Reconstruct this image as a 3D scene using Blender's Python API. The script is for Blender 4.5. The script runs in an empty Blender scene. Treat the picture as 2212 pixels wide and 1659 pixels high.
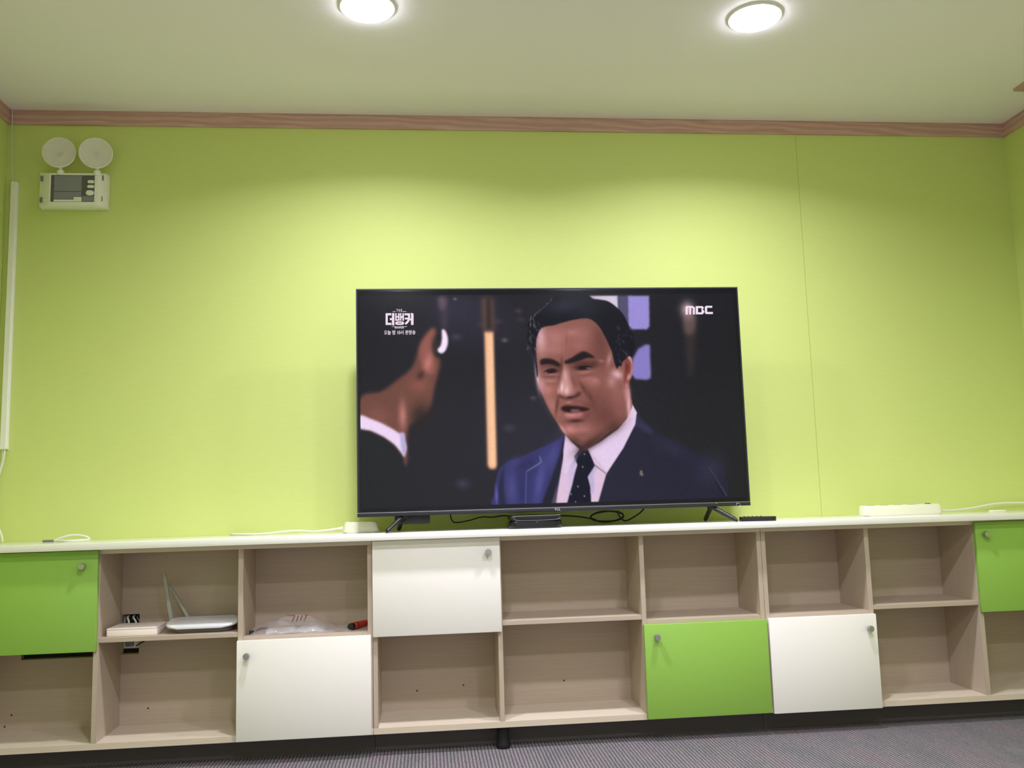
import bpy, bmesh, math, random
import numpy as np
from mathutils import Vector, Matrix

S = bpy.context.scene
COL = S.collection
PI = math.pi

# ------------------------------------------------------------------ helpers
def lin(c):
    return tuple((v/12.92 if v <= .04045 else ((v+.055)/1.055)**2.4) for v in [x/255. for x in c[:3]])

def mat(name, rgb, rough=.5, spec=.5, metal=0., **kw):
    m = bpy.data.materials.new(name); m.use_nodes = True
    b = m.node_tree.nodes['Principled BSDF']
    b.inputs['Base Color'].default_value = (*lin(rgb), 1)
    b.inputs['Roughness'].default_value = rough
    b.inputs['Specular IOR Level'].default_value = spec
    b.inputs['Metallic'].default_value = metal
    for k, v in kw.items():
        b.inputs[k.replace('_', ' ')].default_value = v
    return m

def nodes(m):
    t = m.node_tree
    return t, t.nodes['Principled BSDF']

def N(t, kind, **kw):
    n = t.nodes.new(kind)
    for k, v in kw.items():
        setattr(n, k, v)
    return n

def coord(t, scale, kind='Object', rot=(0, 0, 0)):
    tc = N(t, 'ShaderNodeTexCoord'); mp = N(t, 'ShaderNodeMapping')
    mp.inputs['Scale'].default_value = scale; mp.inputs['Rotation'].default_value = rot
    t.links.new(tc.outputs[kind], mp.inputs['Vector'])
    return mp.outputs['Vector']

def ramp(t, fac, stops):
    r = N(t, 'ShaderNodeValToRGB'); e = r.color_ramp.elements
    while len(e) < len(stops): e.new(.5)
    for i, (p, c) in enumerate(stops):
        e[i].position = p; e[i].color = (*lin(c), 1)
    t.links.new(fac, r.inputs['Fac'])
    return r.outputs['Color']

def noise(t, vec, scale, detail=4, rough=.55, dist=0.):
    n = N(t, 'ShaderNodeTexNoise')
    n.inputs['Scale'].default_value = scale; n.inputs['Detail'].default_value = detail
    n.inputs['Roughness'].default_value = rough; n.inputs['Distortion'].default_value = dist
    t.links.new(vec, n.inputs['Vector'])
    return n.outputs['Fac']

def bump(t, b, height, strength=.2, dist=.002):
    n = N(t, 'ShaderNodeBump'); n.inputs['Strength'].default_value = strength; n.inputs['Distance'].default_value = dist
    t.links.new(height, n.inputs['Height']); t.links.new(n.outputs['Normal'], b.inputs['Normal'])

def mixc(t, fac, a, b, mode='MIX'):
    n = N(t, 'ShaderNodeMix', data_type='RGBA', blend_type=mode)
    for s, v in ((n.inputs[0], fac), (n.inputs[6], a), (n.inputs[7], b)):
        if hasattr(v, 'is_output'): t.links.new(v, s)
        elif isinstance(v, (int, float)): s.default_value = v
        else: s.default_value = (*lin(v), 1)
    return n.outputs[2]

def wpos(o):
    p = Vector((0, 0, 0))
    while o is not None:
        p += o.location; o = o.parent
    return p

def link(name, me, m, parent=None, smooth=False, kind=None):
    o = bpy.data.objects.new(name, me); COL.objects.link(o)
    if m is not None: me.materials.append(m)
    if parent is not None:
        off = wpos(parent); me.transform(Matrix.Translation(-off)); o.parent = parent
    if smooth:
        me.polygons.foreach_set('use_smooth', [True]*len(me.polygons))
        if smooth != 'all':
            try: me.set_sharp_from_angle(angle=math.radians(38))
            except Exception: pass
    if kind: o['kind'] = kind
    return o

def tag(o, label, cat, group=None):
    o['label'] = label; o['category'] = cat
    if group: o['group'] = group
    return o

def thing(name, loc, label, cat, group=None):
    o = bpy.data.objects.new(name, None); COL.objects.link(o)
    o.location = loc; o.empty_display_size = .05
    return tag(o, label, cat, group)

def bm_mesh(bm, name='m'):
    bmesh.ops.recalc_face_normals(bm, faces=bm.faces)
    me = bpy.data.meshes.new(name); bm.to_mesh(me); bm.free()
    return me

def add_box(bm, x0, x1, y0, y1, z0, z1, bev=0., seg=2):
    r = bmesh.ops.create_cube(bm, size=1)
    vs = r['verts']
    for v in vs:
        v.co = Vector(((x0+x1)/2+v.co.x*(x1-x0), (y0+y1)/2+v.co.y*(y1-y0), (z0+z1)/2+v.co.z*(z1-z0)))
    if bev > 0:
        es = list({e for v in vs for e in v.link_edges})
        bmesh.ops.bevel(bm, geom=es, offset=bev, segments=seg, affect='EDGES', profile=.5)

def box(name, x0, x1, y0, y1, z0, z1, m, parent=None, bev=0., seg=2, kind=None):
    bm = bmesh.new(); add_box(bm, x0, x1, y0, y1, z0, z1, bev, seg)
    return link(name, bm_mesh(bm), m, parent, smooth=bev > 0, kind=kind)

def add_prism(bm, pts, axis, a, b, bev=0., seg=2):
    # pts: closed 2-D outline, extruded along axis from a to b
    def P(u, v, w):
        return Vector((w, u, v)) if axis == 'x' else (Vector((u, w, v)) if axis == 'y' else Vector((u, v, w)))
    va = [bm.verts.new(P(u, v, a)) for u, v in pts]; vb = [bm.verts.new(P(u, v, b)) for u, v in pts]
    n = len(pts)
    bm.faces.new(va); bm.faces.new(list(reversed(vb)))
    for i in range(n):
        bm.faces.new((va[i], vb[i], vb[(i+1) % n], va[(i+1) % n]))
    if bev > 0:
        es = [e for v in va+vb for e in v.link_edges if not ((e.verts[0] in va) != (e.verts[1] in va))]
        bmesh.ops.bevel(bm, geom=list(set(es)), offset=bev, segments=seg, affect='EDGES', profile=.5)

def prism(name, pts, axis, a, b, m, parent=None, bev=0., smooth=True):
    bm = bmesh.new(); add_prism(bm, pts, axis, a, b, bev)
    return link(name, bm_mesh(bm), m, parent, smooth=smooth)

def rrect(x0, x1, y0, y1, r, n=6):
    out = []
    for cx, cy, a in ((x1-r, y1-r, 0), (x0+r, y1-r, 90), (x0+r, y0+r, 180), (x1-r, y0+r, 270)):
        for k in range(n+1):
            t = math.radians(a+90*k/n); out.append((cx+r*math.cos(t), cy+r*math.sin(t)))
    return out

def smooth_path(pts, n=8):
    P = [Vector(p) for p in pts]; out = []
    for i in range(len(P)-1):
        a = P[max(i-1, 0)]; b = P[i]; c = P[i+1]; d = P[min(i+2, len(P)-1)]
        for k in range(n):
            t = k/n
            out.append(.5*((2*b)+(c-a)*t+(2*a-5*b+4*c-d)*t*t+(3*b-a-3*c+d)*t**3))
    out.append(P[-1])
    return out

def add_tube(bm, path, r, sides=10):
    path = [Vector(p) for p in path]
    rr = r if hasattr(r, '__len__') else [r]*len(path)
    rings = []; up = Vector((0, 0, 1)); prev = None
    for i, p in enumerate(path):
        d = (path[min(i+1, len(path)-1)]-path[max(i-1, 0)]).normalized()
        if prev is None:
            a = d.cross(up)
            if a.length < .05: a = d.cross(Vector((1, 0, 0)))
        else:
            a = prev-d*prev.dot(d)
        a.normalize(); prev = a; b = d.cross(a)
        rings.append([bm.verts.new(p+(a*math.cos(2*PI*k/sides)+b*math.sin(2*PI*k/sides))*rr[i]) for k in range(sides)])
    for i in range(len(rings)-1):
        for k in range(sides):
            bm.faces.new((rings[i][k], rings[i][(k+1) % sides], rings[i+1][(k+1) % sides], rings[i+1][k]))
    bm.faces.new(rings[0]); bm.faces.new(list(reversed(rings[-1])))

def tube(name, pts, r, m, parent=None, sides=10, n=8, curve=True):
    bm = bmesh.new(); add_tube(bm, smooth_path(pts, n) if curve else pts, r, sides)
    return link(name, bm_mesh(bm), m, parent, smooth=True)

def lathe(name, prof, org, axis, m, parent=None, sides=32):
    # prof: list of (radius, height) along the axis
    ax = Vector(axis).normalized(); a = ax.cross(Vector((0, 0, 1)))
    if a.length < .05: a = ax.cross(Vector((1, 0, 0)))
    a.normalize(); b = ax.cross(a); org = Vector(org)
    bm = bmesh.new(); rings = []
    for r, h in prof:
        if r < 1e-6: rings.append([bm.verts.new(org+ax*h)])
        else: rings.append([bm.verts.new(org+ax*h+(a*math.cos(2*PI*k/sides)+b*math.sin(2*PI*k/sides))*r) for k in range(sides)])
    for p, q in zip(rings, rings[1:]):
        for k in range(sides):
            k2 = (k+1) % sides
            if len(p) == 1 and len(q) == 1: continue
            if len(p) == 1: bm.faces.new((p[0], q[k], q[k2]))
            elif len(q) == 1: bm.faces.new((p[k], p[k2], q[0]))
            else: bm.faces.new((p[k], p[k2], q[k2], q[k]))
    if len(rings[0]) > 1: bm.faces.new(rings[0])
    if len(rings[-1]) > 1: bm.faces.new(rings[-1])
    return link(name, bm_mesh(bm), m, parent, smooth=True)

def text(name, body, x0, x1, z0, z1, y, m, parent, bold=0.):
    cu = bpy.data.curves.new('t', 'FONT'); cu.body = body; cu.size = 1; cu.offset = bold
    cu.resolution_u = 4
    o = bpy.data.objects.new('t', cu); COL.objects.link(o)
    dg = bpy.context.evaluated_depsgraph_get()
    me = bpy.data.meshes.new_from_object(o.evaluated_get(dg))
    bpy.data.objects.remove(o); bpy.data.curves.remove(cu)
    me.materials.clear()
    co = np.empty(len(me.vertices)*3); me.vertices.foreach_get('co', co); co = co.reshape(-1, 3)
    lo = co.min(0); hi = co.max(0)
    out = np.empty_like(co)
    out[:, 0] = x0+(co[:, 0]-lo[0])/(hi[0]-lo[0])*(x1-x0)
    out[:, 2] = z0+(co[:, 1]-lo[1])/(hi[1]-lo[1])*(z1-z0)
    out[:, 1] = y
    me.vertices.foreach_set('co', out.ravel()); me.update()
    return link(name, me, m, parent)

# ------------------------------------------------------------------ constants of the room (metres)
XL, XR, YF, ZC = .1487, 4.2744, -4.45, 2.428
KT, KB, KY = .7614, .7386, -.3103           # worktop top, underside, front edge
CF, DF, BP = -.2565, -.2745, -.0251         # carcass front, door front, back panel front
CB, CBT = .0753, .0970                      # bottom panel
EXPO = 0.0
KEY = 2.0**EXPO

# ------------------------------------------------------------------ materials
def wall_mat():
    m = mat('lime_wallpaper', (174, 198, 48), .62, .28)
    t, b = nodes(m)
    v = coord(t, (3, 3, 30)); n = noise(t, v, 6, 5)
    v2 = coord(t, (1, 1, 1)); n2 = noise(t, v2, 1.3, 2)
    c = ramp(t, n, [(.3, (199, 212, 128)), (.7, (204, 217, 132))])
    c = mixc(t, n2, c, (202, 215, 130))
    # paper joint: a hairline about 1.5 mm wide
    tc = N(t, 'ShaderNodeTexCoord'); sp = N(t, 'ShaderNodeSeparateXYZ'); t.links.new(tc.outputs['Object'], sp.inputs[0])
    s = N(t, 'ShaderNodeMath', operation='SUBTRACT'); t.links.new(sp.outputs['X'], s.inputs[0]); s.inputs[1].default_value = 3.330
    ab = N(t, 'ShaderNodeMath', operation='ABSOLUTE'); t.links.new(s.outputs[0], ab.inputs[0])
    lt = N(t, 'ShaderNodeMath', operation='LESS_THAN'); t.links.new(ab.outputs[0], lt.inputs[0]); lt.inputs[1].default_value = .0011
    k = N(t, 'ShaderNodeMath', operation='MULTIPLY'); t.links.new(lt.outputs[0], k.inputs[0]); k.inputs[1].default_value = .55
    c = mixc(t, k.outputs[0], c, (120, 140, 40))
    t.links.new(c, b.inputs['Base Color']); bump(t, b, n, .03, .0006)
    return m

def wood_mat(name, axis, a, b_, c_, rough=.5):
    m = mat(name, a, rough, .35)
    t, b = nodes(m)
    sc = {'x': (1.2, 22, 60), 'z': (60, 60, 1.2)}[axis]
    v = coord(t, sc); n = noise(t, v, 3.2, 6, .6, .3)
    v2 = coord(t, {'x': (5, 60, 230), 'z': (230, 230, 5)}[axis]); n2 = noise(t, v2, 2.5, 3, .6)
    c = ramp(t, n, [(.3, b_), (.55, a), (.75, c_)])
    c = mixc(t, .3, c, ramp(t, n2, [(.35, b_), (.65, c_)]))
    t.links.new(c, b.inputs['Base Color']); bump(t, b, n2, .04, .0004)
    return m

def trim_mat():
    m = mat('walnut_moulding', (150, 112, 92), .45, .4)
    t, b = nodes(m)
    v = coord(t, (1.6, 9, 9)); n = noise(t, v, 2.4, 3, .5, 1.2)
    w = N(t, 'ShaderNodeTexWave', wave_type='RINGS', rings_direction='Y')
    w.inputs['Scale'].default_value = 5.5; w.inputs['Distortion'].default_value = 7; w.inputs['Detail'].default_value = 2.5
    w.inputs['Detail Scale'].default_value = 1.4
    t.links.new(coord(t, (.45, 1, 2.2)), w.inputs['Vector'])
    c = ramp(t, w.outputs['Fac'], [(0., (186, 148, 140)), (.5, (202, 162, 153)), (1., (216, 180, 171))])
    c = mixc(t, n, c, (188, 148, 142))
    t.links.new(c, b.inputs['Base Color'])
    return m

def carpet_mat():
    m = mat('ribbed_carpet', (128, 120, 122), .95, .1)
    t, b = nodes(m)
    tc = N(t, 'ShaderNodeTexCoord')
    w = N(t, 'ShaderNodeTexWave', wave_type='BANDS', bands_direction='X', wave_profile='SIN')
    w.inputs['Scale'].default_value = 26.0; w.inputs['Distortion'].default_value = 1.3
    w.inputs['Detail'].default_value = 3; w.inputs['Detail Scale'].default_value = 3.0
    t.links.new(coord(t, (1, .35, 1)), w.inputs['Vector'])
    n = noise(t, coord(t, (4.2, 2.0, 1)), 1.6, 3, .6)
    c = ramp(t, n, [(.36, (126, 126, 129)), (.5, (138, 135, 138)), (.58, (146, 134, 140)), (.68, (140, 129, 133))])
    n3 = noise(t, coord(t, (60, 20, 1)), 3, 3, .7)
    c = mixc(t, .3, c, ramp(t, n3, [(.3, (96, 90, 96)), (.7, (180, 174, 180))]))
    d = ramp(t, w.outputs['Fac'], [(.0, (150, 146, 150)), (.4, (214, 212, 214)), (1., (240, 240, 240))])
    c = mixc(t, 1., c, d, 'MULTIPLY')
    t.links.new(c, b.inputs['Base Color']); bump(t, b, w.outputs['Fac'], .6, .003)
    return m

M = {}
M['wall'] = wall_mat()
M['ceil'] = mat('ceiling_paper', (246, 240, 252), .8, .2)
_t, _b = nodes(M['ceil']); bump(_t, _b, noise(_t, coord(_t, (30, 30, 30)), 4, 3), .05, .001)
M['trim'] = trim_mat()
M['caulk'] = mat('caulk_white', (226, 216, 204), .6)
M['carpet'] = carpet_mat()
M['oak'] = wood_mat('pale_oak_board', 'x', (185, 169, 152), (178, 162, 145), (191, 176, 159))
M['oakv'] = wood_mat('pale_oak_upright', 'z', (185, 169, 152), (178, 162, 145), (191, 176, 159))
M['edge'] = wood_mat('pale_oak_edge_lit', 'x', (210, 196, 177), (203, 189, 170), (216, 203, 185))  # same oak in a paler copy: brighter light on the edges put into colour
M['white'] = mat('white_laminate', (240, 238, 234), .16, .5)
M['wdoor'] = mat('white_door', (240, 236, 231), .35, .45)
M['gdoor'] = mat('green_door', (142, 186, 80), .38, .4)
M['steel'] = mat('brushed_nickel', (180, 180, 180), .42, .5, 1.)
M['blackp'] = mat('black_plastic', (18, 19, 22), .38, .5)
M['blackg'] = mat('black_gloss', (12, 13, 16), .14, .5)
M['rubber'] = mat('black_rubber', (24, 24, 26), .7, .3)
M['silver'] = mat('silver_line', (190, 192, 200), .25, .5, .9)
M['whitep'] = mat('white_plastic', (236, 236, 226), .35, .45)
M['ivory'] = mat('ivory_plastic', (226, 226, 206), .4, .4)
M['cord'] = mat('white_cord', (222, 224, 212), .5, .35)
M['greyp'] = mat('grey_plastic', (120, 120, 124), .5, .4)
M['label'] = mat('grey_label', (138, 138, 146), .45, .35)
M['labeld'] = mat('dark_label', (98, 95, 96), .5, .35)
M['card'] = mat('white_card', (240, 228, 222), .6, .3)
M['red'] = mat('red_plastic', (196, 52, 46), .35, .45)
M['shade_board'] = mat('under_unit_shade', (92, 87, 92), .8, .2)  # tone of the shade below the units
M['anten'] = mat('antenna_grey_shaded', (158, 160, 152), .4, .4)  # greyed so the shelf shadow on the antennas is in the colour
M['hole'] = mat('hole_shade', (56, 49, 42), .9, .1)  # recess shade as a colour, for the cut-out plate and screw holes
M['logo'] = mat('logo_silver', (206, 210, 214), .4, .5)

def emit(name, rgb, strength):
    m = bpy.data.materials.new(name); m.use_nodes = True
    t = m.node_tree; t.nodes.remove(t.nodes['Principled BSDF'])
    e = N(t, 'ShaderNodeEmission'); e.inputs['Color'].default_value = (*lin(rgb), 1); e.inputs['Strength'].default_value = strength
    t.links.new(e.outputs[0], t.nodes['Material Output'].inputs['Surface'])
    return m
M['lamp'] = emit('lamp_diffuser', (250, 251, 255), 35)
M['caption'] = emit('caption_white', (250, 232, 250), .92/KEY)

def film_mat():
    m = bpy.data.materials.new('clear_film'); m.use_nodes = True
    t = m.node_tree; b = t.nodes['Principled BSDF']
    b.inputs['Base Color'].default_value = (*lin((232, 228, 232)), 1); b.inputs['Roughness'].default_value = .06
    b.inputs['Alpha'].default_value = .24; b.inputs['Specular IOR Level'].default_value = .8
    return m
M['film'] = film_mat()
def lens_mat():
    m = bpy.data.materials.new('lamp_lens'); m.use_nodes = True
    t = m.node_tree; b = t.nodes['Principled BSDF']
    b.inputs['Base Color'].default_value = (*lin((240, 238, 230)), 1); b.inputs['Roughness'].default_value = .12
    b.inputs['Alpha'].default_value = .3
    return m
M['lens'] = lens_mat()
M['reflector'] = mat('lamp_reflector', (238, 234, 226), .35, .6, 0.)

# ------------------------------------------------------------------ room shell
W = .12
box('floor', XL-W, XR+W, YF-W, W, -.1, 0, M['carpet'], kind='structure')
box('ceiling', XL-W, XR+W, YF-W, W, ZC, ZC+.1, M['ceil'], kind='structure')
box('wall_back', XL-W, XR+W, 0, W, 0, ZC, M['wall'], kind='structure')
box('wall_left', XL-W, XL, YF, 0, 0, ZC, M['wall'], kind='structure')
box('wall_right', XR, XR+W, YF, 0, 0, ZC, M['wall'], kind='structure')
box('wall_front', XL-W, XR+W, YF-W, YF, 0, ZC, mat('white_wall', (240, 234, 242), .8, .2), kind='structure')

def moulding(name, along, a, b, fixed, sgn, z0=2.3673, z1=2.4265, d=.010):
    pts = [(fixed, z0), (fixed+sgn*d*.7, z0), (fixed+sgn*d, z0+.006), (fixed+sgn*d, z1-.008), (fixed+sgn*d*.8, z1), (fixed, z1)]
    bm = bmesh.new(); add_prism(bm, pts, along, a, b)
    o = link(name, bm_mesh(bm), M['trim'], None, kind='structure')
    pc = [(fixed, z1-.001), (fixed+sgn*(d+.0015), z1-.001), (fixed+sgn*(d+.0045), ZC), (fixed, ZC)]
    bm = bmesh.new(); add_prism(bm, pc, along, a, b)
    link('caulk_bead', bm_mesh(bm), M['caulk'], o)
moulding('trim_1', 'x', XL, XR, 0, -1)
moulding('trim_2', 'y', YF, -.010, XL, 1)
moulding('trim_3', 'y', YF, -.010, XR, -1)
# flat wooden board on the ceiling along the right wall
o = box('trim_4', 4.0895, XR-.0005, -3.2, -.3345, ZC-.012, ZC, M['trim'], bev=.001, kind='structure')
box('caulk_bead', 4.0855, 4.0895, -3.2, -.3345, ZC-.003, ZC, M['caulk'], o)

# ------------------------------------------------------------------ shelf units
def knob(x, z, door):
    return lathe('knob', [(.006, 0), (.006, .006), (.0105, .009), (.0112, .021), (.0100, .0235), (0, .0238)], (x, DF, z), (0, -1, 0), M['steel'], door, 24)

def back_panel(parent, x0, x1, z0, z1, holes):
    # a thin panel with rectangular cut-outs
    xs = sorted({x0, x1, *[h[0] for h in holes], *[h[1] for h in holes]})
    zs = sorted({z0, z1, *[h[2] for h in holes], *[h[3] for h in holes]})
    bm = bmesh.new(); V = {}
    def vert(i, j, y):
        k = (i, j, y)
        if k not in V: V[k] = bm.verts.new((xs[i], y, zs[j]))
        return V[k]
    ins = lambda i, j: 0 <= i < len(xs)-1 and 0 <= j < len(zs)-1 and not any(h[0] <= (xs[i]+xs[i+1])/2 <= h[1] and h[2] <= (zs[j]+zs[j+1])/2 <= h[3] for h in holes)
    ya, yb = BP, BP+.008
    for i in range(len(xs)-1):
        for j in range(len(zs)-1):
            if not ins(i, j): continue
            for y in (ya, yb):
                bm.faces.new((vert(i, j, y), vert(i+1, j, y), vert(i+1, j+1, y), vert(i, j+1, y)))
            for (a, b, nb) in (((i, j), (i, j+1), (i-1, j)), ((i+1, j), (i+1, j+1), (i+1, j)), ((i, j), (i+1, j), (i, j-1)), ((i, j+1), (i+1, j+1), (i, j+1))):
                if not ins(*nb):
                    bm.faces.new((vert(*a, ya), vert(*b, ya), vert(*b, yb), vert(*a, yb)))
    return link('back_panel', bm_mesh(bm), M['oak'], parent)

TH = .0168
def shelf_unit(x0, x1, divs, shelf_tops, doors, holes, screws, label, legs):
    u = thing('shelf_unit', ((x0+x1)/2, CF, 0), label, 'shelf unit', 'low shelf units along the back wall')
    e = .0006
    box('top_panel', x0+e, x1-e, CF, BP, KB-.0168, KB-.0004, M['edge'], u, .0006, 1)
    box('bottom_panel', x0+e, x1-e, CF, BP, CB, CBT, M['edge'], u, .0006, 1)
    box('shade_board', x0+e, x1-e, -.172, -.150, .0003, CB-.0003, M['shade_board'], u, .0006, 1)  # added dark board in place of the shade under the unit
    xs = [x0+TH/2]+divs+[x1-TH/2]
    for i, x in enumerate(xs):
        box('side_panel' if i in (0, len(xs)-1) else 'divider', x-TH/2+(e if i == 0 else 0), x+TH/2-(e if i == len(xs)-1 else 0), CF, BP, CBT+.0002, KB-.017, M['oakv'], u, .0006, 1)
    for i, zt in enumerate(shelf_tops):
        box('shelf', xs[i]+TH/2+.0002, xs[i+1]-TH/2-.0002, CF+.001, BP-.0002, zt-.0155, zt, M['oak'], u, .0006, 1)
    bp = back_panel(u, x0+e, x1-e, CB+.001, KB-.001, holes)
    for x, z in screws:
        lathe('screw_hole', [(.0032, 0), (.0030, .0006), (0, .0007)], (x, BP, z), (0, -1, 0), M['hole'], u, 12)
    for dx0, dx1, z0, z1, m, kx, kz in doors:
        d = box('door', dx0, dx1, DF, CF-.0006, z0, z1, m, u, .0012, 2)
        d['label'] = 'green door' if m is M['gdoor'] else 'white door'
        knob(kx, kz, d)
    for lx, ly in legs:
        lathe('leg', [(.0235, 0), (.0250, .004), (.0248, .014), (.0232, .020), (.0215, .045), (.0212, .068), (.027, .070), (.027, CB-.0003)], (lx, ly, 0), (0, 0, 1), M['rubber'], u, 24)
    return u

SO, SD = .4395, .4213        # shelf top in open columns / beside doors
back = lambda a, b: []
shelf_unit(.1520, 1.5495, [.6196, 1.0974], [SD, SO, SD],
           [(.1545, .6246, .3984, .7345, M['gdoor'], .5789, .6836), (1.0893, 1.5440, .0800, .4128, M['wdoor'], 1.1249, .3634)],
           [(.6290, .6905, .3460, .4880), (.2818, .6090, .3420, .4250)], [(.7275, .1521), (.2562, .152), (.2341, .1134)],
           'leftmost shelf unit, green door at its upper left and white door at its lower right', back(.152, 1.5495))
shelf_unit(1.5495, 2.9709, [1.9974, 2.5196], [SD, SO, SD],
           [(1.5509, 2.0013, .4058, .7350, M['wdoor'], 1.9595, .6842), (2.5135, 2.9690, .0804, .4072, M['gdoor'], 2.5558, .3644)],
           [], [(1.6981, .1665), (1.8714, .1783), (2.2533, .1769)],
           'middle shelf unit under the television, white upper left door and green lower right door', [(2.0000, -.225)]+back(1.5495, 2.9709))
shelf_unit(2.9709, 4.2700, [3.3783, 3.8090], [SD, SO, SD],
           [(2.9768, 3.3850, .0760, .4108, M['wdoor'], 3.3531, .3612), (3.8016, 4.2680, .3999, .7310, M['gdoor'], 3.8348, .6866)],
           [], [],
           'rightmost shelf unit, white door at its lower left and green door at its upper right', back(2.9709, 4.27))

tag(box('worktop', XL+.002, XR-.002, KY, -.0008, KB, KT, M['white'], bev=.0012), 'long thin white worktop running across all the shelf units under the television', 'worktop')

# socket plate seen in the cut-out behind the white box
ws = thing('wall_socket', (.660, 0, .40), 'white wall socket in the cut-out below the shelf with the router', 'socket')
box('shade_plate', .6292, .6900, -.0012, -.0001, .3466, .4878, M['hole'], ws)  # added dark plate over the wall, painted as shade inside the cut-out
box('plate', .6305, .6895, -.011, -.0013, .364, .4235, M['whitep'], ws, .003)
box('plug', .6400, .6690, -.0225, -.0112, .372, .402, M['greyp'], ws, .004)
box('plug', .6720, .6860, -.0225, -.0112, .392, .419, M['whitep'], ws, .003)
tube('cord', [(.680, -.0205, .374), (.690, -.029, .380), (.715, -.030, .392), (.76, -.029, .399), (.83, -.029, .400)], .0022, M['blackp'], ws)

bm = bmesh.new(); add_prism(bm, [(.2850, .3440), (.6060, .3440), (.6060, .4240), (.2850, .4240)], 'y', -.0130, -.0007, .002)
ct = thing('wall_shade_strip', (.4455, 0, .384), 'dark added strip for the shade in the slot under the leftmost green door', 'shade strip')  # added strip, coloured dark to give the slot its shaded depth
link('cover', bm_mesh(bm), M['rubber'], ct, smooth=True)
box('shade_plate', .2860, .6050, -.0006, 0, .3450, .4230, M['rubber'], ct)

# ------------------------------------------------------------------ television
TX0, TX1, TZ0, TZ1, TY = 1.4977, 2.9467, .8193, 1.6515, -.2383
tv = thing('television', ((TX0+TX1)/2, TY+.04, KT), 'large black flat screen television showing two men in suits talking', 'television')
box('housing', TX0, TX1, TY+.0015, TY+.030, TZ0, TZ1, M['blackp'], tv, .002)
prism('rear_housing', [(TX0+.12, TZ0+.012), (TX1-.12, TZ0+.012), (TX1-.14, TZ0+.40), (TX0+.14, TZ0+.40)], 'y', TY+.0302, TY+.075, M['blackp'], tv, .006)
bm = bmesh.new()
bw = .0105
add_box(bm, TX0, TX0+bw*.42, TY-.0015, TY+.0014, TZ0+.0150, TZ1-.0045, 0)
add_box(bm, TX1-bw*.42, TX1, TY-.0015, TY+.0014, TZ0+.0150, TZ1-.0045, 0)
add_box(bm, TX0, TX1, TY-.0015, TY+.0014, TZ1-.0045, TZ1, 0)
link('bezel', bm_mesh(bm), mat('bezel_grey', (60, 60, 78), .28, .6, .4), tv)
chin = box('lower_bezel', TX0, TX1, TY-.0030, TY+.0014, TZ0, TZ0+.0130, mat('bezel_charcoal', (36, 36, 46), .34, .5), tv, .001)
box('bezel_trim', TX0, TX1, TY-.0034, TY+.0014, TZ0+.0132, TZ0+.0149, M['silver'], tv)
text('brand_logo', 'TCL', 2.2075, 2.2305, .8222, .8302, TY-.0034, M['logo'], chin)
bm = bmesh.new(); ctr = Vector((2.8990, TY-.0036, .8225)); add_tube(bm, [ctr+Vector((math.cos(2*PI*k/24)*.0075, 0, math.sin(2*PI*k/24)*.0075)) for k in range(25)], .0009, 6)
link('button_ring', bm_mesh(bm), M['silver'], chin)
box('power_light', 2.8125, 2.8190, TY-.0042, TY-.0031, .8300, .8318, M['silver'], chin)
box('cable_cover', 1.628, 1.756, TY+.050, TY+.078, .7885, .8310, M['blackp'], tv, .004)

# stand: each foot is a flat inverted V of two prongs
def foot(xa, xf, xb, yf, yb):
    ya = TY+.02; bm = bmesh.new()
    w = .0075
    for (xe, ye) in ((xf, yf), (xb, yb)):
        add_tube(bm, smooth_path([(xa, ya, TZ0+.004), (xa+(xe-xa)*.12, ya+(ye-ya)*.12, TZ0-.006), (xa+(xe-xa)*.9, ya+(ye-ya)*.9, KT+.0110), (xe, ye, KT+.0080)], 6), [.0085]*13+[.0066]*6, 10)
    add_box(bm, xa-.014, xa+.014, ya-.008, ya+.008, TZ0-.008, TZ0+.0005, .002)
    return link('foot', bm_mesh(bm), M['blackp'], tv, smooth=True)
foot(1.660, 1.603, 1.640, -.283, -.110)
foot(2.803, 2.876, 2.812, -.280, -.110)

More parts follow.
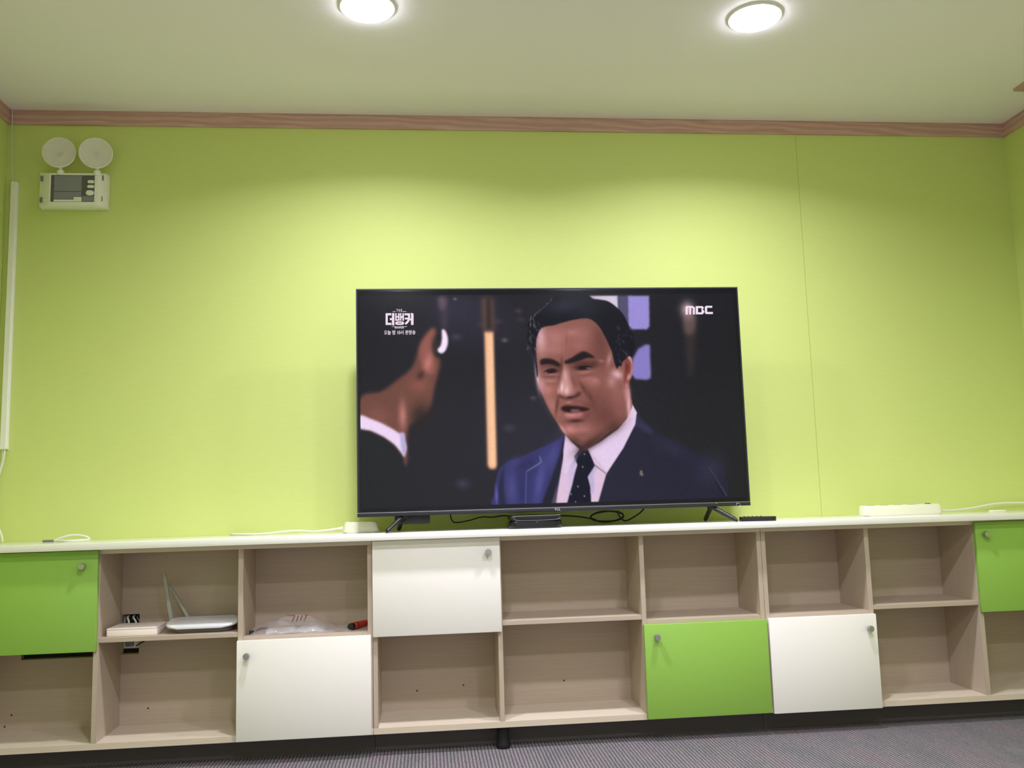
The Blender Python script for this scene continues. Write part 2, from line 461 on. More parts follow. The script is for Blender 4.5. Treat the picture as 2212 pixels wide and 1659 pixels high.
# ---- the picture on the screen: colours per vertex of a fine grid, painted from outlines (mm from the screen's upper left)
PAINT = [
["b",[60,58,74],0.55,398.7,107.4,154.8,103.2,0],
["b",[52,48,60],0.5,519.0,126.0,120.4,103.2,0],
["b",[46,46,60],0.6,627.1,559.4,206.4,206.4,0],
["b",[62,60,78],0.5,356.9,54.6,103.2,51.6,0],
["b",[110,108,112],0.7,534.6,187.3,12.0,8.4,0],
["b",[84,84,92],0.7,635.3,405.4,12.0,8.4,0],
["b",[66,66,76],0.7,542.8,515.0,20.6,14.4,0],
["b",[66,60,66],0.7,597.5,109.1,15.5,10.8,0],
["b",[70,66,88],0.7,368.7,713.1,24.1,16.9,0],
["b",[72,72,84],0.7,354.5,173.2,20.6,14.4,0],
["b",[74,66,72],0.7,512.3,115.4,13.8,9.6,0],
["b",[80,70,76],0.7,589.7,77.4,13.8,9.6,0],
["b",[66,58,64],0.7,449.9,125.3,17.2,12.0,0],
["b",[140,125,120],0.7,353.9,30.0,6.9,4.8,0],
["p",[108,82,70],0.75,8.6,0,[451.2,24.9,497.7,25.2,497.7,159.6,454.9,159.2]],
["p",[52,44,42],0.8,5.16,0,[470.2,25.1,487.4,25.2,487.8,145.6,467.2,145.4]],
["p",[247,186,146],1,4.47,0,[459.5,155.1,494.0,155.5,493.3,649.3,487.8,662.6,467.5,662.1,459.4,648.5]],
["p",[252,205,160],0.8,4.3,0,[471.2,169.2,488.5,169.4,486.5,649.1,471.3,648.7]],
["p",[112,92,108],0.8,6.88,1,[292.1,23.9,321.0,24.1,320.3,64.2,311.6,74.5,296.4,67.5]],
["p",[76,66,78],0.7,8.6,1,[301.5,67.5,321.9,67.7,322.3,137.1,303.6,136.9]],
["p",[112,74,64],1,6.02,1,[268.0,138.3,279.8,143.6,275.9,171.1,268.7,198.6,271.3,239.8,294.7,257.3,288.8,301.7,272.7,355.9,259.8,420.2,237.5,456.9,180.2,496.1,169.6,546.1,168.4,632.6,148.6,632.1,1.3,545.7,2.3,396.0,78.7,371.4,139.1,328.4,186.4,290.0,207.2,245.9,221.4,198.1,238.7,170.7]],
["p",[158,96,88],0.8,6.88,1,[267.9,141.7,276.2,153.9,265.4,188.2,261.5,219.1,271.2,246.7,277.4,281.0,266.7,311.6,240.0,297.6,220.6,252.9,221.2,211.8,238.6,174.2]],
["b",[194,124,118],0.85,248.9,270.4,15.4,37.6,0.25],
["b",[150,90,80],0.7,215.8,348.2,37.6,30.8,0],
["b",[60,42,38],0.7,223.0,314.3,13.7,20.5,0.6],
["b",[58,46,42],0.7,214.1,456.4,34.2,41.1,0.5],
["b",[192,124,116],0.9,155.1,460.4,15.4,53.2,0],
["b",[146,92,84],0.5,66.9,458.7,47.6,33.6,0.4],
["b",[44,38,36],0.8,232.6,475.7,36.4,42.0,0.5],
["p",[66,56,50],0.6,6.88,1,[272.5,171.1,289.1,192.0,285.0,233.2,274.8,236.5,266.9,202.0]],
["p",[252,228,252],1,3.1,1,[303.5,145.5,315.3,149.1,324.0,175.1,322.8,202.7,312.1,226.6,298.5,234.0,286.8,226.3,286.9,217.7,297.3,204.1,302.2,178.3]],
["p",[238,214,244],1,3.78,1,[1.5,457.9,39.8,470.5,80.1,487.7,117.8,509.0,144.7,526.0,158.3,524.9,162.0,551.0,167.1,578.4,161.3,602.8,156.6,613.5,146.5,597.0,122.6,566.5,85.0,538.4,39.4,515.6,1.2,506.6]],
["p",[170,165,210],0.8,3.44,1,[144.7,528.7,158.3,525.8,162.0,551.0,167.1,578.4,159.9,608.2,149.4,586.2]],
["p",[38,40,42],1,3.78,0,[1.2,507.1,39.4,516.1,85.0,538.9,122.5,567.8,146.5,598.3,157.1,616.3,154.6,805.1,-3.0,800.4]],
["p",[214,200,222],1,2.41,0,[844.7,20.5,970.1,21.2,970.0,86.1,924.2,49.5,874.8,32.4]],
["p",[84,80,112],1,3.44,0,[968.9,21.2,1008.1,21.4,1005.2,136.6,991.1,114.2,970.0,86.1]],
["p",[156,142,212],1,3.1,0,[1008.1,21.4,1090.7,22.0,1086.7,140.2,1076.1,151.8,1017.4,151.2,1005.2,136.6]],
["p",[136,126,196],1,3.78,0,[1039.1,225.8,1067.8,209.6,1084.5,210.9,1082.9,336.8,1067.0,344.3,1022.7,340.3,1007.0,319.2,1016.2,264.3]],
["b",[206,172,176],0.95,1237.7,78.1,25.9,31.3,0],
["p",[150,120,116],0.6,8.6,1,[1222.4,99.4,1264.9,99.7,1256.7,167.0,1224.4,166.7]],
["p",[84,66,62],0.45,10.32,1,[1225.6,144.3,1259.6,144.6,1244.9,311.7,1228.0,311.4]],
["p",[40,40,56],1,2.24,1,[1022.1,463.8,1046.9,497.7,1090.4,538.8,1170.3,580.6,1254.4,631.5,1316.8,662.0,1342.4,695.9,1355.3,749.5,1357.2,802.5,1355.9,824.5,844.9,809.4,894.1,693.2,956.8,589.1]],
["p",[58,58,88],0.7,5.16,1,[1018.3,479.3,1042.4,497.7,1081.4,536.4,1067.3,547.2,1027.5,524.1,1005.2,517.0]],
["b",[56,55,80],0.6,1292.5,685.8,53.2,66.5,0.5],
["b",[50,50,72],0.6,1150.9,602.4,70.9,26.6,0.45],
["p",[34,34,46],0.8,2.58,0,[1288.0,685.7,1297.1,685.9,1346.3,784.5,1337.0,788.7]],
["p",[96,96,118],0.5,1.72,0,[1287.3,681.2,1291.9,681.3,1352.0,782.5,1348.1,785.5]],
["p",[54,54,104],1,2.06,1,[750.5,542.6,720.9,561.7,675.8,582.7,648.9,593.0,586.4,619.9,537.7,636.2,501.9,665.7,486.6,717.2,481.2,755.8,485.4,798.8,694.9,805.0,734.8,671.6,760.1,584.6]],
["p",[40,40,62],0.95,3.44,1,[526.4,648.9,519.1,674.8,517.7,726.6,522.3,797.8,498.4,797.1,497.9,734.7,508.0,683.1]],
["b",[104,102,180],0.75,489.8,760.3,6.2,35.5,0],
["b",[78,78,138],0.75,545.8,736.0,22.2,66.5,0],
["b",[70,69,124],0.6,559.5,641.1,31.0,17.7,-0.4],
["b",[82,81,148],0.85,649.5,712.9,18.6,88.6,0.22],
["b",[80,79,142],0.7,701.2,618.3,22.2,57.6,0.35],
["b",[44,44,80],0.6,598.7,650.7,35.5,22.2,-0.5],
["b",[44,44,82],0.5,583.0,737.1,13.3,62.0,0],
["p",[34,33,46],0.95,3.44,1,[748.0,549.1,751.8,593.2,735.4,654.1,715.3,723.3,686.2,800.4,655.5,799.5,684.4,722.5,713.3,653.6,733.0,597.2]],
["p",[130,128,170],0.6,1.38,0,[649.0,620.6,653.4,619.8,660.7,639.2,653.8,648.6,604.5,676.1,600.6,673.4,647.3,645.4,654.1,639.0]],
["p",[110,108,170],0.5,1.55,0,[599.7,674.7,603.2,674.8,597.0,793.5,592.7,793.4]],
["p",[222,192,218],1,1.72,0,[741.1,619.3,763.9,602.3,835.3,599.5,898.7,688.9,858.2,809.8,701.4,805.2,719.7,723.4]],
["p",[196,182,222],0.7,4.3,1,[774.0,628.8,787.3,690.4,776.5,742.4,752.5,793.7,759.4,724.5,756.9,672.2]],
["p",[176,168,208],0.8,4.3,1,[832.4,674.1,863.9,666.1,849.5,692.0,849.7,744.4,840.1,761.5]],
["p",[90,78,86],0.9,2.58,0,[731.9,654.1,718.2,714.7,706.0,801.0,688.4,800.5,715.3,723.3]],
["p",[22,26,40],1,1.72,0,[795.2,597.7,831.9,595.9,856.2,659.3,827.8,700.2,835.3,735.3,837.9,807.1,744.2,804.3,769.0,729.1,779.3,690.2,790.8,655.5,778.8,620.2]],
["b",[120,130,160],0.7,786.0,629.1,6.2,22.2,0.3],
["b",[64,70,96],0.7,794.9,607.4,13.3,11.1,0],
["b",[120,122,140],0.6,826.4,599.3,9.8,3.5,0],
["b",[170,180,190],0.9,819.0,616.7,2.7,3.1,0],
["b",[170,180,190],0.9,810.6,663.5,2.7,3.1,0],
["b",[170,180,190],0.9,790.1,734.9,2.7,3.1,0],
["b",[170,180,190],0.9,812.7,770.3,2.7,3.1,0],
["b",[170,180,190],0.9,779.1,791.0,2.7,3.1,0],
["b",[170,180,190],0.9,763.4,761.6,2.7,3.1,0],
["p",[224,200,228],1,1.55,0,[750.4,543.9,773.9,571.7,800.5,598.7,780.9,622.4,756.9,672.2,746.5,689.3,739.8,654.2,740.8,601.7]],
["p",[226,204,234],1,1.55,0,[1006.7,434.4,1022.9,466.0,1014.6,510.5,965.5,598.1,897.7,691.5,864.8,644.2,831.8,597.7,881.2,571.9,945.9,529.1,983.9,487.6]],
["p",[206,180,214],0.4,3.44,0,[898.6,693.3,831.7,599.5,839.9,597.4,890.5,671.2]],
["p",[90,80,100],0.7,1.72,0,[897.7,693.3,850.9,657.0,856.3,655.4,896.6,688.0]],
["b",[170,140,120],0.9,1029.0,687.0,4.4,5.3,0],
["b",[150,130,130],0.9,1032.1,696.8,4.4,5.3,0],
["b",[140,120,110],0.9,1026.8,694.9,4.4,5.3,0],
["p",[142,91,83],1,1.72,1,[653.0,184.9,665.4,150.8,719.3,128.4,788.4,113.7,849.8,106.5,879.9,122.2,908.7,168.6,936.7,234.0,953.3,295.2,985.3,265.1,1005.0,253.9,1013.6,277.0,1009.4,326.4,998.5,356.7,1001.8,409.7,1006.0,443.8,971.1,499.5,916.3,535.8,869.5,572.1,834.7,593.5,808.7,585.5,779.2,568.2,748.3,540.4,718.1,494.4,689.8,441.7,670.7,396.4,655.3,351.2,650.9,309.8]],
["b",[216,164,168],0.85,673.5,192.7,22.4,52.3,0.06],
["b",[186,126,120],0.75,725.2,178.1,44.8,37.3,0],
["b",[172,112,106],0.6,809.3,167.5,56.0,33.6,0],
["b",[190,132,127],0.5,716.0,223.6,48.5,22.4,0],
["b",[182,118,112],0.45,815.2,213.4,29.9,14.9,0],
["b",[126,79,71],0.4,766.4,193.8,5.2,33.6,0.1],
["b",[200,144,141],0.35,786.7,159.6,22.4,11.2,0],
["b",[108,67,61],0.8,896.4,187.6,29.9,67.2,-0.25],
["b",[120,73,65],0.6,900.7,271.6,33.6,41.1,0],
["b",[196,144,143],0.75,925.8,264.4,9.7,26.1,0.25],
["b",[230,181,188],0.9,954.0,321.8,22.4,17.2,0.5],
["b",[204,150,151],0.7,931.7,351.8,18.7,26.1,0.2],
["b",[214,165,168],0.5,895.0,269.7,11.2,5.2,0.2],
["b",[232,191,207],0.9,653.2,321.1,7.5,48.5,-0.08],
["b",[206,152,158],0.85,668.2,358.9,14.9,33.6,-0.22],
["b",[190,124,114],0.8,692.1,374.3,22.4,18.7,0.2],
["b",[182,120,112],0.7,703.4,430.7,18.7,48.5,-0.4],
["b",[180,116,110],0.75,863.2,350.7,29.9,18.7,0.4],
["b",[200,138,133],0.5,873.0,343.3,14.9,8.2,0.5],
["b",[152,97,87],0.7,903.0,400.5,33.6,41.1,0],
["b",[160,104,98],0.5,948.7,401.3,22.4,41.1,0],
["b",[96,57,52],0.8,824.3,372.7,8.2,33.6,-0.5],
["b",[102,61,57],0.85,848.9,403.3,9.7,29.9,-0.4],
["b",[110,67,61],0.6,859.7,437.3,9.0,26.1,-0.1],
["b",[106,63,59],0.8,899.7,479.3,56.0,48.5,0.3],
["b",[84,52,46],0.8,932.3,517.5,48.5,22.4,-0.6],
["b",[140,87,81],0.5,957.7,457.9,14.9,44.8,0.1],
["b",[224,175,184],0.95,993.6,439.8,8.2,56.0,0.02],
["b",[206,150,153],0.75,989.1,394.4,11.9,29.9,0],
["b",[70,44,42],0.95,835.1,582.4,56.0,18.7,-0.5],
["b",[86,54,50],0.8,786.8,566.5,29.9,14.9,0.6],
["b",[80,50,46],0.6,877.6,557.3,33.6,18.7,-0.55],
["b",[200,130,127],0.9,769.5,525.2,29.9,16.4,0.15],
["b",[180,116,112],0.65,818.5,524.4,29.9,16.4,0],
["b",[216,156,153],0.7,742.5,524.7,6.0,22.4,-0.6],
["b",[90,54,44],0.8,723.2,432.9,6.7,41.1,0.18],
["b",[130,81,73],0.5,802.5,548.3,44.8,11.2,-0.1],
["b",[100,61,59],0.75,713.8,288.0,37.3,12.7,0.15],
["b",[84,50,42],0.85,824.1,280.1,44.8,14.9,-0.12],
["b",[84,52,44],0.7,865.9,282.6,18.7,14.9,0],
["b",[118,75,71],0.75,703.1,325.6,29.9,6.0,0.05],
["b",[122,77,73],0.7,833.8,323.8,33.6,6.7,-0.15],
["b",[196,138,135],0.55,696.9,342.5,26.1,7.5,0],
["b",[176,116,110],0.6,840.9,337.1,26.1,7.5,-0.1],
["b",[84,50,42],0.85,744.8,288.5,6.0,29.9,0.06],
["b",[90,54,46],0.6,737.2,322.3,6.0,33.6,0.15],
["p",[216,162,158],0.75,8.6,1,[751.5,292.3,766.7,290.7,773.6,330.4,782.8,368.3,785.9,387.2,759.1,397.2,735.0,387.0,729.0,374.9,738.8,352.5,745.9,322.5]],
["b",[246,201,203],0.85,743.6,367.7,6.7,20.9,0.12],
["b",[240,193,193],0.75,760.5,379.2,9.0,14.9,0],
["b",[226,173,170],0.6,757.2,322.7,6.0,26.1,-0.05],
["b",[128,79,71],0.85,789.7,345.8,9.0,33.6,-0.28],
["b",[158,102,96],0.6,797.7,376.1,14.9,11.2,0],
["p",[66,38,34],0.85,4.13,1,[727.2,394.4,740.2,398.4,758.8,406.2,785.5,399.2,810.6,383.8,812.8,395.9,792.7,407.6,762.3,413.0,736.2,405.1]],
["b",[46,26,24],0.85,772.0,405.0,12.7,3.7,-0.1],
["b",[220,167,168],0.6,730.2,382.5,3.7,10.5,0],
["b",[148,95,87],0.6,765.8,420.6,26.1,5.2,0],
["b",[120,75,69],0.5,792.2,421.1,22.4,6.0,0],
["p",[44,36,38],0.92,3.78,1,[666.2,267.7,678.9,260.3,709.0,263.0,733.2,275.4,739.7,284.6,730.9,287.5,706.6,279.6,682.1,278.5,669.5,282.1]],
["p",[42,34,36],0.92,4.13,1,[759.1,270.5,783.0,259.4,814.1,241.6,834.1,235.7,859.6,249.0,869.1,257.5,844.0,256.4,817.0,265.2,782.4,275.3,761.2,276.6]],
["p",[24,20,24],0.45,1.38,0,[763.6,272.8,765.2,269.8,772.4,260.4,770.0,263.0]],
["p",[24,20,24],0.45,1.38,0,[767.9,270.8,769.6,267.8,776.7,258.6,774.4,261.2]],
["p",[24,20,24],0.45,1.38,0,[772.3,268.8,774.0,265.8,781.1,256.7,778.7,259.3]],
["p",[24,20,24],0.45,1.38,0,[776.7,266.8,778.3,263.8,785.5,254.9,783.1,257.5]],
["p",[24,20,24],0.45,1.38,0,[781.1,264.9,782.7,261.8,789.9,253.0,787.5,255.6]],
["p",[24,20,24],0.45,1.38,0,[785.5,262.9,787.1,259.9,794.3,251.2,791.9,253.8]],
["p",[24,20,24],0.45,1.38,0,[789.9,260.9,791.5,257.9,798.7,249.3,796.3,251.9]],
["p",[24,20,24],0.45,1.38,0,[794.3,258.9,795.9,255.9,803.1,247.4,800.7,250.1]],
["p",[24,20,24],0.45,1.38,0,[798.7,256.9,800.3,253.9,807.4,245.6,805.1,248.2]],
["p",[24,20,24],0.45,1.38,0,[803.1,254.9,804.7,251.9,811.8,243.7,809.5,246.4]],
["p",[24,20,24],0.45,1.38,0,[807.5,252.9,809.1,249.9,816.2,241.9,813.9,244.5]],
["p",[24,20,24],0.45,1.38,0,[811.9,250.9,813.5,247.9,820.6,240.0,818.3,242.6]],
["p",[24,20,24],0.45,1.38,0,[816.3,248.9,817.9,245.9,825.0,238.1,822.7,240.8]],
["p",[24,20,24],0.45,1.38,0,[820.7,246.9,822.3,243.9,829.4,236.3,827.1,238.9]],
["p",[24,20,24],0.45,1.38,0,[825.1,244.9,826.7,241.9,833.8,234.4,831.5,237.1]],
["p",[24,20,24],0.45,1.38,0,[829.5,242.9,831.1,239.9,838.2,232.6,835.9,235.2]],
["p",[24,20,24],0.45,1.38,0,[833.9,240.9,835.5,237.9,842.7,230.7,840.3,233.3]],
["p",[24,20,24],0.45,1.38,0,[838.1,242.4,839.8,239.3,846.9,232.6,844.5,235.2]],
["p",[24,20,24],0.45,1.38,0,[842.4,245.2,844.0,242.2,851.1,235.9,848.7,238.5]],
["p",[24,20,24],0.45,1.38,0,[846.6,248.0,848.2,245.0,855.3,239.2,852.9,241.9]],
["p",[24,20,24],0.45,1.38,0,[850.8,250.8,852.5,247.8,859.5,242.6,857.1,245.2]],
["p",[24,20,24],0.45,1.38,0,[855.0,253.6,856.7,250.6,863.7,245.9,861.3,248.6]],
["p",[24,20,24],0.4,1.38,0,[668.9,278.0,670.5,276.1,675.4,264.1,673.1,264.8]],
["p",[24,20,24],0.4,1.38,0,[672.8,278.0,674.3,276.2,679.3,264.2,677.0,264.9]],
["p",[24,20,24],0.4,1.38,0,[676.7,278.1,678.2,276.3,683.1,264.4,680.9,265.1]],
["p",[24,20,24],0.4,1.38,0,[680.5,278.3,682.1,276.4,687.0,264.7,684.7,265.4]],
["p",[24,20,24],0.4,1.38,0,[684.4,278.5,686.0,276.6,690.9,265.1,688.6,265.8]],
["p",[24,20,24],0.4,1.38,0,[688.3,278.7,689.9,276.9,694.8,265.6,692.5,266.3]],
["p",[24,20,24],0.4,1.38,0,[692.2,279.0,693.8,277.1,698.7,266.2,696.4,266.9]],
["p",[24,20,24],0.4,1.38,0,[696.1,279.3,697.6,277.5,702.5,266.9,700.2,267.6]],
["p",[24,20,24],0.4,1.38,0,[700.0,279.7,701.5,277.8,706.4,267.7,704.1,268.4]],
["p",[24,20,24],0.4,1.38,0,[703.8,280.1,705.4,278.2,710.3,268.6,708.0,269.3]],
["p",[24,20,24],0.4,1.38,0,[707.7,280.6,709.3,278.7,714.1,269.6,711.8,270.3]],
["p",[24,20,24],0.4,1.38,0,[711.6,281.0,713.2,279.2,718.0,270.7,715.7,271.4]],
["p",[24,20,24],0.4,1.38,0,[715.5,281.6,717.0,279.7,721.8,271.9,719.6,272.6]],
["p",[24,20,24],0.4,1.38,0,[719.3,282.1,720.9,280.3,725.7,273.2,723.4,274.0]],
["p",[24,20,24],0.4,1.38,0,[723.2,282.8,724.8,280.9,729.6,274.6,727.3,275.4]],
["p",[24,20,24],0.4,1.38,0,[727.1,283.4,728.7,281.5,733.4,276.1,731.1,276.9]],
["p",[34,24,26],0.9,2.75,1,[677.3,310.1,687.0,301.2,709.7,297.8,728.4,304.1,730.5,309.4,713.0,311.4,690.3,313.4]],
["b",[134,98,98],0.85,683.6,313.3,6.0,2.2,0],
["b",[12,10,12],0.9,706.5,305.3,9.7,5.2,0],
["b",[190,180,184],0.7,701.2,302.9,1.9,1.5,0],
["p",[202,148,145],0.7,2.41,1,[674.7,307.1,685.3,294.4,710.0,289.5,729.4,295.8,709.9,293.3,687.0,299.7]],
["b",[150,98,94],0.6,705.2,318.9,26.1,3.0,0],
["p",[36,25,25],0.88,3.1,1,[796.9,296.0,814.2,289.4,842.8,288.3,862.4,293.9,846.1,299.7,823.2,302.4,807.3,301.5]],
["b",[128,97,98],0.85,847.0,296.7,9.0,2.2,0],
["b",[12,10,12],0.9,823.5,294.1,10.5,5.2,0],
["b",[160,150,154],0.6,817.9,292.1,1.9,1.5,0],
["p",[150,97,90],0.6,2.41,1,[797.0,291.5,814.4,284.1,843.0,282.2,864.0,290.1,842.9,286.0,814.3,287.9]],
["p",[186,128,120],0.5,5.16,1,[805.9,307.5,834.4,307.9,861.3,302.2,841.7,314.8,815.9,315.2]],
["b",[112,67,61],0.6,840.9,435.1,26.1,11.2,0.3],
["b",[200,142,135],0.6,767.6,424.4,11.2,3.7,-0.2],
["p",[140,81,77],0.8,3.1,1,[740.6,439.6,761.7,429.5,776.7,432.0,799.4,431.0,829.4,436.8,846.1,446.4,821.6,443.4,784.0,439.7,757.6,439.2]],
["p",[36,19,21],0.95,3.44,1,[736.3,444.8,753.9,436.1,784.1,437.4,821.7,441.9,845.6,448.3,834.4,456.3,809.7,459.6,771.9,461.9,746.5,456.2]],
["p",[142,114,120],0.75,3.1,1,[773.7,451.5,787.4,449.5,808.4,452.1,805.2,458.0,786.9,461.4,775.7,459.7]],
["p",[90,66,66],0.5,1.2,0,[780.6,450.1,781.7,450.1,781.3,461.3,780.2,461.3]],
["p",[90,66,66],0.5,1.2,0,[788.1,450.2,789.2,450.3,788.8,461.5,787.7,461.4]],
["p",[90,66,66],0.5,1.2,0,[796.4,450.4,797.5,450.4,797.1,461.6,796.0,461.6]],
["p",[90,66,66],0.5,1.2,0,[803.6,450.5,804.7,450.5,804.3,461.8,803.2,461.7]],
["p",[206,124,129],0.8,4.13,1,[749.1,465.9,775.5,465.7,805.7,463.3,819.2,465.8,811.0,474.6,782.4,481.5,757.0,478.0]],
["b",[226,150,155],0.5,771.6,470.1,14.9,3.0,0],
["b",[62,36,32],0.85,791.4,492.9,33.6,7.5,-0.05],
["b",[110,65,63],0.6,835.5,474.3,14.9,11.2,-0.4],
["b",[96,59,54],0.45,883.2,418.9,56.0,63.5,0.1],
["b",[100,61,57],0.4,883.1,233.3,41.1,44.8,0],
["b",[58,36,34],0.6,827.5,289.6,44.8,11.2,-0.12],
["b",[58,36,34],0.55,709.7,297.4,33.6,10.5,0.1],
["p",[34,28,32],0.75,2.75,1,[666.2,267.0,679.0,258.0,709.1,260.7,734.0,273.9,740.4,286.1,730.8,288.3,706.6,279.6,682.0,279.3,669.5,283.6]],
["p",[32,26,30],0.75,2.75,1,[757.6,269.7,783.1,257.1,814.2,238.5,834.2,233.5,862.6,248.3,870.6,258.3,844.0,257.9,817.0,266.7,782.4,276.9,760.3,278.1]],
["p",[22,16,18],0.35,2.06,1,[676.1,310.1,686.3,299.7,709.8,296.3,729.9,303.4,731.2,309.8,713.0,312.9,689.5,314.8]],
["p",[22,16,18],0.35,2.06,1,[795.4,295.2,813.1,287.9,842.9,286.0,864.6,293.9,846.0,302.0,823.1,305.5,806.5,303.0]],
["b",[168,138,143],0.75,685.1,311.0,6.3,2.6,0],
["b",[150,120,125],0.6,726.0,308.2,3.7,2.2,0],
["b",[158,128,133],0.75,848.2,296.7,9.7,2.6,0],
["b",[140,112,116],0.6,805.2,296.1,4.5,2.2,0],
["b",[176,120,112],0.5,705.2,319.6,22.4,2.6,0],
["b",[166,110,104],0.5,832.4,309.4,22.4,2.6,0],
["b",[226,187,205],0.5,666.7,169.8,12.7,33.6,0.05],
["p",[136,71,67],1,2.06,1,[983.0,272.7,1001.1,255.8,1012.2,265.5,1013.1,296.0,1008.7,326.4,997.1,345.3,990.0,375.5,983.6,371.6,978.4,333.6,983.6,303.2]],
["p",[210,148,147],0.9,2.06,1,[997.1,257.7,1008.1,254.0,1014.0,277.0,1011.3,318.9,1001.8,341.5,1006.9,315.0,1009.2,280.7]],
["b",[90,44,40],0.8,993.5,295.8,6.7,22.4,0.1],
["b",[206,148,151],0.8,987.7,366.0,5.2,12.7,0],
["b",[222,173,178],0.8,997.7,332.0,5.2,13.4,0.4],
["p",[30,30,38],1,1.72,1,[726.7,22.8,699.3,43.8,671.8,68.6,652.1,93.4,632.4,116.1,621.4,131.3,624.6,150.4,618.7,169.3,619.0,184.5,623.0,203.6,635.2,211.3,635.7,230.2,643.4,249.3,646.9,283.3,651.5,328.6,656.4,313.6,653.9,275.9,650.8,230.4,652.7,192.5,665.3,154.6,682.9,137.6,719.1,133.0,757.5,121.9,796.1,111.8,838.4,105.7,868.7,114.4,894.6,139.6,912.4,172.4,926.5,203.2,938.6,234.0,944.7,272.2,954.9,300.9,961.3,287.7,970.7,291.6,977.3,272.7,989.1,265.2,1001.2,252.0,1015.0,254.1,1026.9,212.1,1020.4,169.7,1004.7,131.0,988.9,96.2,966.9,68.9,933.2,43.5,898.8,35.5,871.9,32.6,853.4,14.0,799.8,9.8,761.4,13.4]],
["b",[50,52,72],0.7,767.5,55.9,74.7,26.1,-0.2],
["b",[40,42,54],0.6,851.2,71.9,44.8,29.9,0],
["p",[150,140,150],0.30792687058922946,1.2,0,[633.4,123.0,635.6,130.9,633.3,138.7,632.6,130.8]],
["p",[190,178,190],0.41067305737658005,1.2,0,[632.9,162.4,641.2,169.6,645.1,176.7,638.2,169.5]],
["p",[190,178,190],0.6201791354171864,1.2,0,[635.2,115.0,635.4,128.8,630.9,142.5,632.3,128.7]],
["p",[190,178,190],0.3346873010539687,1.2,0,[643.2,117.7,647.6,130.0,647.5,142.3,644.6,130.0]],
["p",[80,78,90],0.41199903812809646,1.2,0,[647.2,169.6,650.6,177.7,649.3,185.7,647.5,177.6]],
["p",[150,140,150],0.6635481157658745,1.2,0,[644.3,212.0,652.0,225.1,655.1,238.2,649.0,225.1]],
["p",[80,78,90],0.469492431279756,1.2,0,[656.9,165.5,663.7,176.1,665.9,186.7,660.7,176.1]],
["p",[150,140,150],0.3324301840255319,1.2,0,[646.5,129.7,647.0,138.3,642.9,146.9,644.0,138.3]],
["p",[190,178,190],0.3580251037993397,1.2,0,[664.6,151.8,667.9,163.4,666.7,175.0,664.9,163.4]],
["p",[80,78,90],0.41052193398387327,1.2,0,[620.3,177.9,627.7,189.4,630.6,200.9,624.7,189.4]],
["p",[190,178,190],0.3403917754871438,1.2,0,[657.0,138.3,658.3,149.2,655.1,160.1,655.3,149.2]],
["p",[110,104,116],0.3488581607671588,1.2,0,[643.3,101.1,649.2,112.5,650.6,123.9,646.2,112.5]],
["p",[150,140,150],0.6583711116447291,1.2,0,[622.7,210.5,621.0,219.9,614.8,229.1,618.0,219.8]],
["p",[190,178,190],0.4286704479634963,1.2,0,[640.6,213.3,648.6,220.1,652.2,227.0,645.6,220.1]],
["p",[150,140,150],0.4173641014627505,1.2,0,[658.5,112.7,665.3,126.1,667.6,139.5,662.3,126.1]],
["p",[110,104,116],0.43252289167967456,1.2,0,[648.8,117.5,648.2,127.1,643.1,136.6,645.2,127.1]],
["p",[190,178,190],0.6988741048882431,1.2,0,[637.0,94.4,636.7,107.1,631.8,119.7,633.7,107.1]],
["p",[150,140,150],0.3237358095115697,1.2,0,[638.5,165.2,638.5,178.8,634.0,192.4,635.5,178.8]],
["p",[150,140,150],0.5184920176585543,1.2,0,[641.0,100.3,646.1,108.1,646.6,116.0,643.0,108.1]],
["p",[190,178,190],0.6095168501046471,1.2,0,[633.3,166.6,631.6,179.5,625.3,192.5,628.6,179.5]],
["p",[80,78,90],0.496775463333336,1.2,0,[665.6,145.1,668.6,153.6,667.1,162.1,665.6,153.6]],
["p",[110,104,116],0.4994318878284397,1.2,0,[648.1,121.0,652.8,131.0,653.0,140.9,649.7,130.9]],
["p",[110,104,116],0.4668538864544317,1.2,0,[645.2,97.3,645.7,105.6,641.8,113.8,642.7,105.6]],
["p",[150,140,150],0.6962282853415876,1.2,0,[642.0,126.3,649.3,135.4,652.0,144.5,646.2,135.4]],
["p",[150,140,150],0.49771520908913813,1.2,0,[662.2,144.3,666.9,157.0,667.0,169.7,663.9,157.0]],
["p",[110,104,116],0.43463583378852805,1.2,0,[641.7,105.0,648.7,118.6,651.1,132.2,645.7,118.6]],
["p",[110,104,116],0.5618928754371323,1.2,0,[651.2,176.1,655.8,189.0,655.8,201.8,652.7,188.9]],
["p",[150,140,150],0.6434438078733928,1.2,0,[628.4,179.5,635.8,193.5,638.7,207.4,632.8,193.4]],
["p",[110,104,116],0.6067281096235959,1.2,0,[654.1,128.7,654.1,138.4,649.5,148.0,651.1,138.4]],
["p",[80,78,90],0.5276823743348814,1.2,0,[663.9,127.5,670.9,139.5,673.3,151.4,667.8,139.4]],
["p",[110,104,116],0.30524411085250674,1.2,0,[654.1,187.3,654.5,194.0,650.3,200.6,651.5,194.0]],
["p",[110,104,116],0.5202433587712073,1.2,0,[617.0,203.2,623.3,215.8,625.1,228.4,620.3,215.8]],
["p",[80,78,90],0.6660939381313581,1.2,0,[620.5,203.5,625.5,212.7,626.0,221.9,622.5,212.7]],
["p",[190,178,190],0.5432500594082856,1.2,0,[627.0,148.5,632.3,156.1,633.1,163.6,629.3,156.1]],
["p",[150,150,165],0.5302738462665789,1.2,0,[721.1,28.6,718.9,33.6,712.0,38.5,715.8,33.6]],
["p",[150,150,165],0.551306688815905,1.2,0,[717.0,32.2,716.4,35.7,711.2,39.2,713.3,35.7]],
